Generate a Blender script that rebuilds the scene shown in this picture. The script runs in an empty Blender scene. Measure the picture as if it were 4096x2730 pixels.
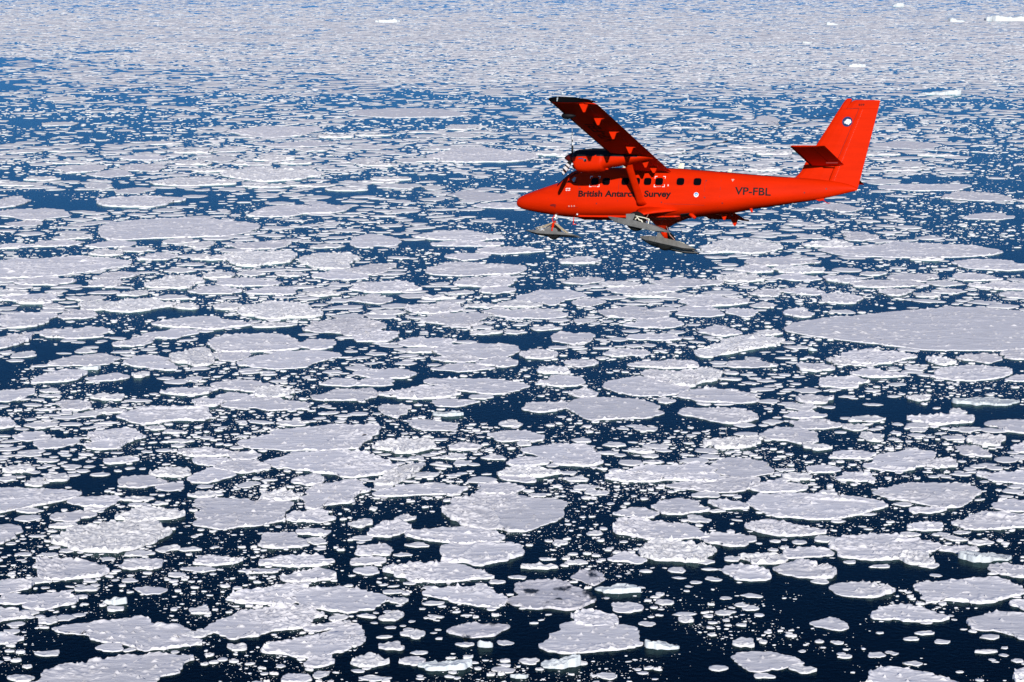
import bpy, bmesh, math, random
import numpy as np
from mathutils import Matrix, Vector

S = bpy.context.scene
COL = S.collection
R = math.radians

# ------------------------------------------------------------------ camera
CAM_H = 300.0
HFOV, PITCH = R(25.3), R(10.3)
cam_d = bpy.data.cameras.new("camera")
cam = bpy.data.objects.new("camera", cam_d)
COL.objects.link(cam)
cam.location = (0, 0, CAM_H)
cam.rotation_euler = (math.pi / 2 - PITCH, 0, 0)
cam_d.sensor_width = 36
cam_d.lens = 18 / math.tan(HFOV / 2)
cam_d.clip_start, cam_d.clip_end = 1.0, 200000
S.camera = cam

# ------------------------------------------------------------------ sky and sun (sun low behind the camera)
SUN_EL, SUN_AZ = R(21.5), R(-2.0)            # azimuth measured from straight behind the camera
world = bpy.data.worlds.new("World")
S.world = world
world.use_nodes = True
nt = world.node_tree
nt.nodes.clear()
sky_n = nt.nodes.new("ShaderNodeTexSky")
sky_n.sky_type = 'NISHITA'
sky_n.sun_disc = False
sky_n.sun_elevation = SUN_EL
sky_n.sun_rotation = math.pi + SUN_AZ
sky_n.altitude = 3000
sky_n.air_density, sky_n.dust_density, sky_n.ozone_density = 1.0, 0.0, 10.0
bg = nt.nodes.new("ShaderNodeBackground")
bg.inputs[1].default_value = 0.1
wo = nt.nodes.new("ShaderNodeOutputWorld")
nt.links.new(sky_n.outputs[0], bg.inputs[0])
nt.links.new(bg.outputs[0], wo.inputs[0])
sun_d = bpy.data.lights.new("sun", 'SUN')
sun_d.energy = 5.0
sun_d.angle = R(0.53)
sun_d.color = (1.0, 0.955, 0.90)
sun = bpy.data.objects.new("sun", sun_d)
COL.objects.link(sun)
_to_sun = Vector((math.sin(-SUN_AZ) * math.cos(SUN_EL), -math.cos(SUN_AZ) * math.cos(SUN_EL), math.sin(SUN_EL)))
sun.rotation_euler = _to_sun.to_track_quat('Z', 'Y').to_euler()
sun.location = (0, -50, 400)
vs = S.view_settings
vs.view_transform, vs.look = 'Standard', 'None'
vs.exposure, vs.gamma, vs.use_curve_mapping = 0.0, 1.0, False
S.cycles.max_bounces = 6
S.cycles.diffuse_bounces = 1
S.cycles.glossy_bounces = 3
S.cycles.transmission_bounces = 2
S.cycles.transparent_max_bounces = 6

# ------------------------------------------------------------------ helpers
W, H = 4096, 2730                            # the frame the outlines below were read in
FPX = W / 2 / math.tan(HFOV / 2)
C_R = np.array([1, 0, 0.]); C_F = np.array([0, math.cos(PITCH), -math.sin(PITCH)]); C_U = np.cross(C_R, C_F)

def ground(px, py, z=0.0):
    """where the line of sight through a point of the frame meets height z"""
    px = np.asarray(px, float); py = np.asarray(py, float)
    d = C_F + np.multiply.outer((px - W / 2) / FPX, C_R) - np.multiply.outer((py - H / 2) / FPX, C_U)
    t = (z - CAM_H) / d[..., 2]
    return np.stack([d[..., 0] * t, d[..., 1] * t], -1)

def tag(o, label=None, cat=None, group=None, kind=None):
    for k, v in (("label", label), ("category", cat), ("group", group), ("kind", kind)):
        if v: o[k] = v
    return o

def link(name, mesh, parent=None):
    o = bpy.data.objects.new(name, mesh)
    COL.objects.link(o)
    if parent: o.parent = parent
    return o

def mesh_tris(name, V, T, mat, smooth=False):
    """fast mesh from an (n,3) array of points and an (m,3) array of triangles"""
    me = bpy.data.meshes.new(name)
    V = np.ascontiguousarray(V, np.float32); T = np.ascontiguousarray(T, np.int32)
    me.vertices.add(len(V)); me.vertices.foreach_set("co", V.ravel())
    me.loops.add(T.size); me.loops.foreach_set("vertex_index", T.ravel())
    me.polygons.add(len(T)); me.polygons.foreach_set("loop_start", np.arange(0, T.size, 3, dtype=np.int32))
    if smooth: me.polygons.foreach_set("use_smooth", np.ones(len(T), bool))
    me.materials.append(mat)
    me.update(calc_edges=True)
    return me

def mesh_py(name, V, F, mat, parent=None, smooth=False, mats=None, idx=None):
    me = bpy.data.meshes.new(name)
    me.from_pydata([tuple(map(float, v)) for v in V], [], [tuple(f) for f in F])
    for m in (mats or [mat]): me.materials.append(m)
    if idx is not None: me.polygons.foreach_set("material_index", idx)
    if smooth: me.polygons.foreach_set("use_smooth", [True] * len(me.polygons))
    me.update()
    return link(name, me, parent)

class MB:
    """collects simple shapes into ONE mesh"""
    def __init__(s): s.V, s.F, s.I = [], [], []
    def add(s, V, F, mi=0):
        n = len(s.V); s.V += [tuple(v) for v in V]; s.F += [tuple(i + n for i in f) for f in F]; s.I += [mi] * len(F); return s
    def box(s, c, d, mi=0):
        x, y, z = c; a, b, e = (q / 2 for q in d)
        V = [(x + i * a, y + j * b, z + k * e) for i in (-1, 1) for j in (-1, 1) for k in (-1, 1)]
        return s.add(V, [(0, 1, 3, 2), (4, 6, 7, 5), (0, 4, 5, 1), (2, 3, 7, 6), (0, 2, 6, 4), (1, 5, 7, 3)], mi)
    def tube(s, pts, r, n=8, mi=0):
        pts = [Vector(p) for p in pts]; rs = r if isinstance(r, (list, tuple)) else [r] * len(pts)
        rings = []
        for i, p in enumerate(pts):
            t = (pts[min(i + 1, len(pts) - 1)] - pts[max(i - 1, 0)]).normalized()
            a = t.orthogonal().normalized() if i == 0 else (a - t * a.dot(t)).normalized()
            b = t.cross(a)
            rings.append([p + (a * math.cos(2 * math.pi * k / n) + b * math.sin(2 * math.pi * k / n)) * rs[i] for k in range(n)])
        return s.loft(rings, mi)
    def loft(s, rings, mi=0, caps=True):
        n = len(rings[0]); V = [v for r in rings for v in r]; F = []
        for i in range(len(rings) - 1):
            for k in range(n):
                F.append((i * n + k, i * n + (k + 1) % n, (i + 1) * n + (k + 1) % n, (i + 1) * n + k))
        if caps:
            F.append(tuple(range(n))[::-1]); F.append(tuple((len(rings) - 1) * n + k for k in range(n)))
        return s.add(V, F, mi)
    def prism(s, poly, y0, y1, mi=0):
        """an (x, z) outline pushed out between two y values"""
        return s.loft([[(x, y0, z) for x, z in poly], [(x, y1, z) for x, z in poly]], mi)
    def mirror(s):
        s.V = [(x, -y, z) for x, y, z in s.V]; s.F = [f[::-1] for f in s.F]; return s
    def build(s, name, mat, parent=None, smooth=False, mats=None):
        return mesh_py(name, s.V, s.F, mat, parent, smooth, mats, s.I if mats else None)

_TAB = np.random.default_rng(5).random((1024, 1024))
def hash2(ix, iy, seed):
    return _TAB[(ix + seed * 71) & 1023, (iy + seed * 193) & 1023]

def vnoise(x, y, seed=0):
    x = np.asarray(x, float); y = np.asarray(y, float)
    ix = np.floor(x); iy = np.floor(y); fx = x - ix; fy = y - iy
    fx = fx * fx * (3 - 2 * fx); fy = fy * fy * (3 - 2 * fy)
    ix = ix.astype(np.int64); iy = iy.astype(np.int64)
    a = hash2(ix, iy, seed); b = hash2(ix + 1, iy, seed); c = hash2(ix, iy + 1, seed); d = hash2(ix + 1, iy + 1, seed)
    return (a * (1 - fx) + b * fx) * (1 - fy) + (c * (1 - fx) + d * fx) * fy

def fbm(x, y, seed=0, octs=3):
    s = 0; a = .5; t = 0
    for k in range(octs):
        s = s + a * vnoise(x * 2 ** k, y * 2 ** k, seed + 17 * k); t += a; a *= .5
    return s / t

# ------------------------------------------------------------------ materials
def mat_new(name):
    m = bpy.data.materials.new(name); m.use_nodes = True
    return m, m.node_tree, m.node_tree.nodes["Principled BSDF"]

def node(t, typ, **kw):
    n = t.nodes.new(typ)
    for k, v in kw.items(): setattr(n, k, v)
    return n

def simple(name, col, rough=.5, metal=0., spec=.5, coat=0., vary=.08, scale=3., stretch=None):
    m, t, b = mat_new(name)
    b.inputs["Roughness"].default_value = rough; b.inputs["Metallic"].default_value = metal
    b.inputs["Specular IOR Level"].default_value = spec; b.inputs["Coat Weight"].default_value = coat
    tc = node(t, "ShaderNodeTexCoord"); nz = node(t, "ShaderNodeTexNoise"); nz.inputs["Scale"].default_value = scale; nz.inputs["Detail"].default_value = 6
    mp = node(t, "ShaderNodeMapping"); mp.inputs["Scale"].default_value = stretch or (1, 1, 1)
    t.links.new(tc.outputs["Object"], mp.inputs[0]); t.links.new(mp.outputs[0], nz.inputs["Vector"])
    mr = node(t, "ShaderNodeMapRange"); mr.inputs[1].default_value = .25; mr.inputs[2].default_value = .75; mr.inputs[3].default_value = 1 - vary; mr.inputs[4].default_value = 1 + vary
    t.links.new(nz.outputs["Fac"], mr.inputs[0])
    mx = node(t, "ShaderNodeMix", data_type='RGBA', blend_type='MULTIPLY'); mx.inputs[0].default_value = 1
    mx.inputs[6].default_value = (*col, 1); t.links.new(mr.outputs[0], mx.inputs[7])
    t.links.new(mx.outputs[2], b.inputs["Base Color"])
    return m

M = {}
M['red'] = simple("red_paint", (0.62, 0.018, 0.0004), .5, spec=.06, vary=.10, scale=1.6, stretch=(.35, 2.5, 2.5))
M['maroon'] = simple("dark_red_paint", (0.11, 0.006, 0.002), .5, spec=.2)
M['black'] = simple("black_paint", (0.006, 0.006, 0.008), .6, spec=.2)
M['glass'] = simple("dark_glass", (0.003, 0.003, 0.004), .12, spec=.12)
M['rubber'] = simple("black_rubber", (0.006, 0.006, 0.006), .8, spec=.2)
M['grey'] = simple("grey_ski_paint", (0.135, 0.13, 0.12), .55, vary=.25, scale=5)
M['white'] = simple("white_paint", (0.8, 0.79, 0.76), .45)
M['cream'] = simple("cream_plastic", (0.72, 0.68, 0.52), .5)
M['tan'] = simple("tan_cord", (0.42, 0.34, 0.22), .8)
M['chrome'] = simple("bright_metal", (0.8, 0.8, 0.8), .2, metal=1., vary=.03)
M['steel'] = simple("dull_metal", (0.45, 0.45, 0.44), .4, metal=.8)
M['navy'] = simple("navy_print", (0.006, 0.022, 0.10), .5)
M['print'] = simple("black_print", (0.012, 0.004, 0.003), .55, spec=.2)
M['seam'] = simple("dark_red_seam", (0.22, 0.006, 0.002), .6)
M['pale'] = simple("pale_print", (0.6, 0.30, 0.24), .6)
M['sky_blue'] = simple("blue_print", (0.10, 0.30, 0.62), .5)
M['seal'] = simple("seal_fur", (0.03, 0.024, 0.02), .7)
M['lens'] = simple("grey_lens_and_painted_view", (0.36, 0.38, 0.38), .3)  # navigation light, and the bright view painted on the cockpit side glass

def prop_mat():
    m, t, b = mat_new("propeller_bands")
    tc = node(t, "ShaderNodeTexCoord"); sp = node(t, "ShaderNodeSeparateXYZ"); t.links.new(tc.outputs["Object"], sp.inputs[0])
    ramp = node(t, "ShaderNodeValToRGB"); ramp.color_ramp.interpolation = 'CONSTANT'
    mr = node(t, "ShaderNodeMapRange"); mr.inputs[1].default_value = 0; mr.inputs[2].default_value = 1.3
    t.links.new(sp.outputs["Z"], mr.inputs[0]); t.links.new(mr.outputs[0], ramp.inputs[0])
    cr = ramp.color_ramp
    k, w = (.008, .008, .008, 1), (.75, .72, .68, 1)
    cr.elements[0].position = 0; cr.elements[0].color = k
    cr.elements[1].position = .40; cr.elements[1].color = w
    for ps, c in ((.51, k), (.585, w), (.73, k), (.85, w), (.95, k)):
        e = cr.elements.new(ps); e.color = c
    t.links.new(ramp.outputs[0], b.inputs["Base Color"]); b.inputs["Roughness"].default_value = .5
    return m
M['prop'] = prop_mat()

def ice_mat(name, col, bump=.35, dirty=False):
    m, t, b = mat_new(name)
    b.inputs["Roughness"].default_value = .75; b.inputs["Specular IOR Level"].default_value = .25
    geo = node(t, "ShaderNodeNewGeometry"); oi = node(t, "ShaderNodeObjectInfo")
    n1 = node(t, "ShaderNodeTexNoise"); n1.inputs["Scale"].default_value = .09; n1.inputs["Detail"].default_value = 5
    n2 = node(t, "ShaderNodeTexNoise"); n2.inputs["Scale"].default_value = 1.1; n2.inputs["Detail"].default_value = 6
    t.links.new(geo.outputs["Position"], n1.inputs["Vector"]); t.links.new(geo.outputs["Position"], n2.inputs["Vector"])
    mr = node(t, "ShaderNodeMapRange"); mr.inputs[1].default_value = .3; mr.inputs[2].default_value = .7; mr.inputs[3].default_value = .90; mr.inputs[4].default_value = 1.04
    t.links.new(n1.outputs["Fac"], mr.inputs[0])
    mro = node(t, "ShaderNodeMapRange"); mro.inputs[3].default_value = .88; mro.inputs[4].default_value = 1.03
    t.links.new(oi.outputs["Random"], mro.inputs[0])
    mu = node(t, "ShaderNodeMath", operation='MULTIPLY'); t.links.new(mr.outputs[0], mu.inputs[0]); t.links.new(mro.outputs[0], mu.inputs[1])
    mx = node(t, "ShaderNodeMix", data_type='RGBA', blend_type='MULTIPLY'); mx.inputs[0].default_value = 1
    mx.inputs[6].default_value = (*col, 1); t.links.new(mu.outputs[0], mx.inputs[7])
    out = mx.outputs[2]
    if dirty:
        n3 = node(t, "ShaderNodeTexNoise"); n3.inputs["Scale"].default_value = .11; n3.inputs["Detail"].default_value = 4
        mp = node(t, "ShaderNodeMapping"); mp.inputs["Scale"].default_value = (.8, .5, 1); mp.inputs["Location"].default_value = (3, 11, 0)
        t.links.new(geo.outputs["Position"], mp.inputs[0]); t.links.new(mp.outputs[0], n3.inputs["Vector"])
        r3 = node(t, "ShaderNodeMapRange"); r3.inputs[1].default_value = .545; r3.inputs[2].default_value = .62
        t.links.new(n3.outputs["Fac"], r3.inputs[0])
        m3 = node(t, "ShaderNodeMix", data_type='RGBA'); t.links.new(r3.outputs[0], m3.inputs[0]); t.links.new(out, m3.inputs[6]); m3.inputs[7].default_value = (.02, .03, .045, 1)
        out = m3.outputs[2]
    t.links.new(out, b.inputs["Base Color"])
    bp0 = node(t, "ShaderNodeBump"); bp0.inputs["Strength"].default_value = .55; bp0.inputs["Distance"].default_value = .8
    n4 = node(t, "ShaderNodeTexNoise"); n4.inputs["Scale"].default_value = .16; n4.inputs["Detail"].default_value = 4
    mp4 = node(t, "ShaderNodeMapping"); mp4.inputs["Scale"].default_value = (.55, 1.5, 1); mp4.inputs["Rotation"].default_value = (0, 0, .25)
    t.links.new(geo.outputs["Position"], mp4.inputs[0]); t.links.new(mp4.outputs[0], n4.inputs["Vector"]); t.links.new(n4.outputs["Fac"], bp0.inputs["Height"])
    bp = node(t, "ShaderNodeBump"); bp.inputs["Strength"].default_value = bump; bp.inputs["Distance"].default_value = .35
    t.links.new(bp0.outputs["Normal"], bp.inputs["Normal"])
    t.links.new(n2.outputs["Fac"], bp.inputs["Height"]); t.links.new(bp.outputs["Normal"], b.inputs["Normal"])
    return m
M['ice'] = ice_mat("snowy_ice", (.86, .835, .835))
M['rubble'] = ice_mat("ice_rubble", (.90, .88, .86), .5)
M['melt'] = ice_mat("melting_ice", (.70, .675, .69), .3, True)
M['berg'] = ice_mat("iceberg_ice", (.66, .70, .70), .4)

def water_mat():
    m, t, b = mat_new("sea_water")
    t.nodes.remove(b); out = t.nodes["Material Output"]
    tr = node(t, "ShaderNodeBsdfTransparent"); tr.inputs[0].default_value = (.04, .30, .30, 1)
    gl = node(t, "ShaderNodeBsdfGlossy"); gl.inputs["Roughness"].default_value = .22; gl.inputs["Color"].default_value = (.56, .92, 1, 1)
    geo = node(t, "ShaderNodeNewGeometry")
    nz = node(t, "ShaderNodeTexNoise"); nz.inputs["Scale"].default_value = .35; nz.inputs["Detail"].default_value = 5
    t.links.new(geo.outputs["Position"], nz.inputs["Vector"])
    bp = node(t, "ShaderNodeBump"); bp.inputs["Strength"].default_value = .25; bp.inputs["Distance"].default_value = .6
    t.links.new(nz.outputs["Fac"], bp.inputs["Height"]); t.links.new(bp.outputs[0], gl.inputs["Normal"])
    fr = node(t, "ShaderNodeFresnel"); fr.inputs["IOR"].default_value = 1.24
    t.links.new(bp.outputs[0], fr.inputs["Normal"])
    pw = node(t, "ShaderNodeMath", operation='POWER'); pw.inputs[1].default_value = 1.5; t.links.new(fr.outputs[0], pw.inputs[0])
    mx = node(t, "ShaderNodeMixShader"); t.links.new(pw.outputs[0], mx.inputs[0]); t.links.new(tr.outputs[0], mx.inputs[1]); t.links.new(gl.outputs[0], mx.inputs[2])
    t.links.new(mx.outputs[0], out.inputs["Surface"])
    return m
M['water'] = water_mat()
M['deep'] = simple("deep_water_blue", (.002, .012, .06), 1., spec=0., vary=.02, scale=.01)

# ------------------------------------------------------------------ the sea
def sheet(name, z, mat, half=60000):
    o = mesh_py(name, [(-half, -half, z), (half, -half, z), (half, half, z), (-half, half, z)], [(0, 1, 2, 3)], mat)
    return tag(o, kind="structure")
sheet("sea_water", 0, M['water'])
sheet("sea_depths", -30, M['deep'])

# ---- ice floes: outlines as (tile origin, tile scale, boxes, polygons); boxes are x0,y0,x1,y1,roughness
TILES = {
 'A': (0, 1800, .595), 'B': (1400, 1800, .595), 'C': (2700, 1800, .5933),
 'D': (0, 900, .595), 'E': (1400, 900, .595), 'F': (2700, 900, .5933),
 'G': (0, 0, .595), 'H': (1400, 0, .595), 'I': (2700, 0, .5933)}
BOXES = {
 'A': "465,305,820,390,.3 585,370,720,420,.5 335,408,662,482,.2 -200,497,152,633,.4 -120,868,245,972,.4 5,960,300,1040,.2 190,950,558,1078,.3 "
      "-220,1060,212,1182,.4 660,1295,852,1365,.1 855,1320,945,1360,.5 1275,1205,1450,1270,.6 2030,1155,2420,1220,.5 2065,1375,2260,1470,.7 "
      "1310,715,1650,780,.4 1235,778,1465,825,.2 1745,705,2255,785,.3 1620,790,1910,832,.5 1895,800,2280,895,.6 815,730,1110,808,.4 850,668,1055,720,.4 "
      "1060,640,1215,692,.7 1210,648,1365,685,.5 2050,585,2200,637,.6 1990,525,2235,578,.4 1925,405,2265,490,.5 1295,45,1560,108,.6 1520,10,1765,70,.7 "
      "1205,0,1580,48,.5 695,45,940,97,.4 255,52,405,85,.3 805,165,1130,260,.3 1055,215,1262,278,.2 1005,120,1300,185,.8 800,392,1250,492,.8 "
      "825,310,1030,350,.8 875,350,1030,385,.3 1030,342,1145,375,.6 1265,275,1465,325,.8 1750,280,2010,350,.9 1960,165,2190,250,.6 1610,205,1750,258,.3 "
      "105,388,310,427,.5 110,430,288,482,.2 345,485,545,530,.7 120,683,240,715,.6 280,685,412,722,.7 740,1045,855,1090,.8 915,912,1130,975,.05 "
      "830,855,960,895,.3 520,910,680,952,.5 1135,818,1275,858,.3 1285,1045,1430,1107,.7 1545,1300,1680,1355,.9 265,1342,440,1392,.3 85,1505,260,1563,.5 "
      "275,1115,415,1175,.9 45,1200,160,1238,.5 160,855,370,902,.4 425,930,515,962,.4 -150,1230,205,1312,.6 2225,1105,2345,1155,.7 1900,1497,2120,1570,.6 "
      "2120,1475,2225,1540,.8 170,205,340,250,.9 310,150,480,215,.6 0,170,135,212,.4 45,100,250,155,.8",
 'B': "1490,1080,1800,1190,.6 650,1165,1055,1265,.2 1475,800,1715,915,.3 1735,690,1990,770,.3 1765,385,2070,460,.4 2005,320,2405,440,.15 1040,45,1340,108,.3 "
      "990,110,1415,190,.9 1000,170,1260,222,.5 850,220,1170,300,.4 130,478,410,590,.5 15,570,160,612,.4 0,455,155,525,.6 50,628,295,712,.5 "
      "370,620,535,658,.3 290,685,430,720,.5 0,715,250,780,.4 25,780,205,845,.2 300,430,440,482,.7 695,65,820,108,.5 590,28,790,68,.5 395,38,500,70,.5 "
      "885,28,1055,68,.4 1440,180,1610,215,.6 1500,230,1680,275,.6 1585,262,1745,308,.4 1200,285,1320,318,.3 1440,735,1600,775,.6 1260,718,1385,745,.5 "
      "1140,765,1390,805,.8 1060,838,1190,872,.5 935,865,1040,905,.7 225,930,420,970,.5 280,985,410,1045,.6 205,1080,375,1155,.9 350,1210,510,1272,.7 "
      "190,1290,385,1350,.7 330,1380,515,1455,.6 0,1370,280,1468,.9 75,1510,290,1555,.4 0,1205,110,1330,.6 945,1450,1110,1505,.4 1655,1490,1790,1550,.5 "
      "1760,1018,1965,1095,.3 1940,1145,2050,1190,.2 990,1270,1090,1315,.3 715,1285,830,1325,.4 1140,1400,1260,1445,.8 2195,1105,2300,1165,.9 "
      "1580,540,1695,578,.9 1360,605,1465,645,.9",
 'C': "490,205,870,290,.5 1640,60,1890,125,.7 1025,0,1350,65,.3 870,97,1110,160,.4 1075,150,1325,217,.5 715,150,915,207,.5 665,118,800,145,.6 2030,140,2560,235,.35 "
      "2110,330,2600,420,.2 1555,485,1815,550,.6 1510,548,1640,588,.6 1715,550,1845,588,.5 1865,540,1980,572,.5 1795,575,1955,618,.5 1955,605,2140,648,.7 "
      "175,558,535,655,.5 1475,685,1720,780,.8 1770,645,2035,700,.6 2095,768,2500,865,.5 710,655,1050,735,.5 435,705,745,775,.9 325,710,440,755,.7 "
      "100,728,250,775,.4 890,858,1025,908,.4 930,570,1090,625,.4 2250,1010,2480,1100,.5 755,1450,935,1512,.5 515,1500,650,1545,.3 370,1268,520,1335,.8 "
      "1500,1420,1640,1460,.7 2215,1465,2500,1580,.7 260,1075,395,1118,.5 440,1045,550,1085,.4 285,980,385,1012,.6 425,962,580,997,.2 190,848,310,885,.3 "
      "385,1025,490,1060,.4 1015,1280,1120,1312,.6 1060,1378,1160,1408,.6 1275,1358,1395,1402,.4 1390,1350,1480,1385,.4 1590,1212,1720,1252,.2 "
      "1720,1270,1830,1310,.2 1515,1255,1610,1288,.6 1285,765,1435,797,.5 1635,758,1765,800,.6 1120,740,1205,770,.5 100,278,290,325,.2 240,330,495,405,.5 "
      "80,435,230,490,.5 960,265,1085,305,.7 1460,348,1575,385,.3 1565,385,1825,430,.7",
 'D': "595,103,915,155,.2 235,103,545,148,.3 380,60,625,102,.2 -60,122,250,165,.4 800,148,1030,185,.3 1105,88,1350,130,.4 1250,110,1445,155,.4 1535,105,1960,168,.5 "
      "945,185,1215,238,.6 610,165,830,212,.8 120,345,520,408,.5 650,315,940,368,.5 1480,180,1990,280,1 2015,185,2400,300,.8 2100,300,2500,370,.3 1370,315,1580,362,.4 "
      "1600,305,1795,345,.4 1840,315,2070,350,.4 1110,290,1330,322,.2 1450,355,1900,415,.3 1000,345,1370,430,.9 610,355,830,425,.7 0,460,400,518,.5 "
      "800,440,995,480,.4 1040,470,1305,505,.2 1280,410,1630,468,.4 1670,415,2010,470,.4 515,510,800,580,.8 700,500,1170,590,.9 300,540,440,572,.4 "
      "400,570,665,635,.4 1440,520,1640,575,.7 1600,520,2180,640,1 1150,525,1350,570,.7 -60,590,345,695,.6 1040,612,1690,705,.4 980,690,1330,765,.3 "
      "1690,658,2000,692,.4 2050,625,2600,745,.6 275,688,715,768,.4 770,750,1030,825,.4 -30,725,190,830,.7 85,845,250,895,.3 505,825,655,865,.3 "
      "1990,770,2250,840,.3 1430,840,1680,920,.2 1140,825,1480,955,.8 360,862,800,955,.3 585,990,885,1055,.1 890,985,1010,1030,.9 1420,1040,1830,1125,.4 "
      "1700,1085,1990,1165,.9 1450,1125,1720,1190,.3 1500,1160,2075,1250,.15 1300,1165,1510,1225,.6 1085,1090,1450,1150,.4 1240,1015,1375,1055,.3 "
      "615,1135,835,1182,.4 365,1180,625,1252,.7 500,1248,685,1295,.3 650,1230,860,1270,.6 -100,1295,115,1380,.5 170,1325,390,1370,.3 90,1388,355,1458,.4 "
      "225,1435,515,1505,.2 -40,1100,220,1190,.4 1095,1435,1310,1465,.5 1100,1375,1245,1405,.5 980,1350,1120,1385,.9 1150,1465,1255,1500,.5 "
      "1200,1497,1580,1560,.4 270,1130,425,1162,.3 275,1095,425,1130,.3 1860,1315,2060,1355,.4 2145,1030,2420,1090,.2 2110,1105,2540,1185,.3",
 'E': "510,250,1200,345,.5 635,190,940,238,.2 0,260,305,340,.6 420,38,1040,110,.4 540,105,1050,148,.3 0,380,490,460,.7 690,345,1120,425,.6 865,405,1115,468,.4 "
      "640,440,830,470,.2 1480,490,1730,557,.3 370,525,760,600,.6 0,480,280,535,.4 1505,625,1660,665,.3 1660,545,2140,640,.4 1850,618,2230,695,.4 "
      "1210,678,1425,712,.4 805,710,1030,740,.3 1040,705,1190,738,.4 1345,725,1635,805,.4 1855,728,2230,780,.15 0,705,330,790,.7 320,758,720,825,.3 "
      "300,822,560,862,.3 100,850,250,878,.1 540,870,870,925,.6 850,890,1130,960,.15 560,925,975,990,.15 1130,835,1410,905,.7 5,965,450,1040,.3 "
      "0,1030,300,1085,.2 1275,1005,1580,1090,.3 1430,905,1670,960,.3 1260,950,1480,1005,.8 1865,905,2340,970,.4 1700,830,2010,890,.4 1950,975,2353,1060,.7 "
      "1165,1190,1470,1265,.4 1460,1105,1665,1165,.5 205,1080,760,1175,.7 0,1095,190,1195,.3 550,1165,865,1225,.3 800,1138,970,1175,.2 385,1305,730,1385,.3 "
      "195,1205,400,1290,.6 935,1380,1310,1460,.4 1000,1308,1170,1360,.5 1905,1355,2070,1392,.2 1120,1450,1215,1490,.9 150,1440,575,1540,1 680,1465,890,1520,.7 "
      "2060,1155,2195,1205,.5 1870,1498,2040,1540,.8 1415,350,1700,400,.3 1740,400,2230,465,.5 2030,355,2500,420,.4 1400,215,1690,265,.5 850,150,1290,200,.5 0,60,350,155,.4",
 'F': "1880,232,2500,310,.3 1125,45,1370,110,.5 860,110,1200,155,.8 160,100,720,195,.8 820,62,1020,95,.2 460,215,965,280,.5 650,325,970,378,.2 270,330,590,385,.9 "
      "400,275,650,325,.6 650,275,1010,330,.8 1185,370,1690,425,.3 1430,330,1780,385,.4 1870,330,2190,380,.4 1370,430,1600,480,.5 980,460,1280,535,.6 "
      "1235,315,1430,345,.3 1000,340,1250,395,.6 1605,455,1790,490,.3 1960,390,2500,440,.5 2180,440,2500,505,.3 1040,570,1205,600,.2 500,435,735,485,.6 "
      "720,425,1000,475,.6 20,475,490,555,.5 0,540,330,625,.3 340,560,560,622,.4 500,515,680,562,.3 730,565,935,625,.5 150,678,440,755,.4 520,710,720,750,.4 "
      "-60,905,155,970,.3 -60,970,335,1095,.9 10,1105,560,1208,.3 335,910,680,965,.4 830,930,1065,990,.5 1060,845,1620,940,.6 1020,895,1175,950,.7 "
      "1170,910,1360,955,.4 1175,970,1545,1032,.5 960,1025,1310,1105,.5 1695,890,1890,950,.8 1900,870,2200,935,.5 2190,840,2600,915,.3 2210,1010,2500,1065,.3 "
      "1545,945,1700,985,.5 1565,1275,2030,1355,.5 1560,1150,1715,1190,.9 1840,1240,1965,1280,.9 2100,1310,2600,1405,.2 1570,1365,1695,1400,.5 "
      "1830,1360,2070,1400,.4 2245,1455,2600,1540,.4 800,1150,1075,1210,.7 740,1205,950,1255,.5 710,1250,1015,1310,.3 775,1310,1120,1380,.4 "
      "1160,1290,1420,1330,.4 1120,1340,1300,1390,.5 185,1430,590,1515,.9 1245,1400,1410,1465,.6 1905,1485,2110,1568,.4 1950,1415,2230,1490,.9 860,1470,1060,1525,.7",
 'G': "1480,1130,2180,1225,1 -60,1400,490,1485,.4 640,1320,1240,1395,.6 1700,1380,2070,1460,.5 2000,1370,2353,1440,.4 1020,1200,1600,1255,.8 780,1260,1050,1305,.1 "
      "570,1230,790,1275,.2 380,1110,720,1165,.5 800,1105,1120,1155,.5 600,1140,930,1195,.3 1340,1050,1600,1090,.1 820,1045,1160,1080,.3 1810,950,2260,990,.2 "
      "1530,850,2170,930,.5 330,650,540,680,.4 300,820,530,850,.4 45,1480,300,1525,.3 -60,1320,190,1400,.6",
 'H': "660,1285,1130,1355,.05 520,990,1260,1095,.6 490,1245,640,1280,.1 820,1360,1260,1405,.2 1200,960,1480,990,.2 600,900,905,930,.3 640,840,920,875,.5",
 'I': "1370,1240,2000,1290,.2 1920,1435,2280,1485,.1 1780,1290,2230,1360,.4 1300,950,1780,1010,.1 880,1370,1240,1430,.3 540,780,700,850,.1"}
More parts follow.
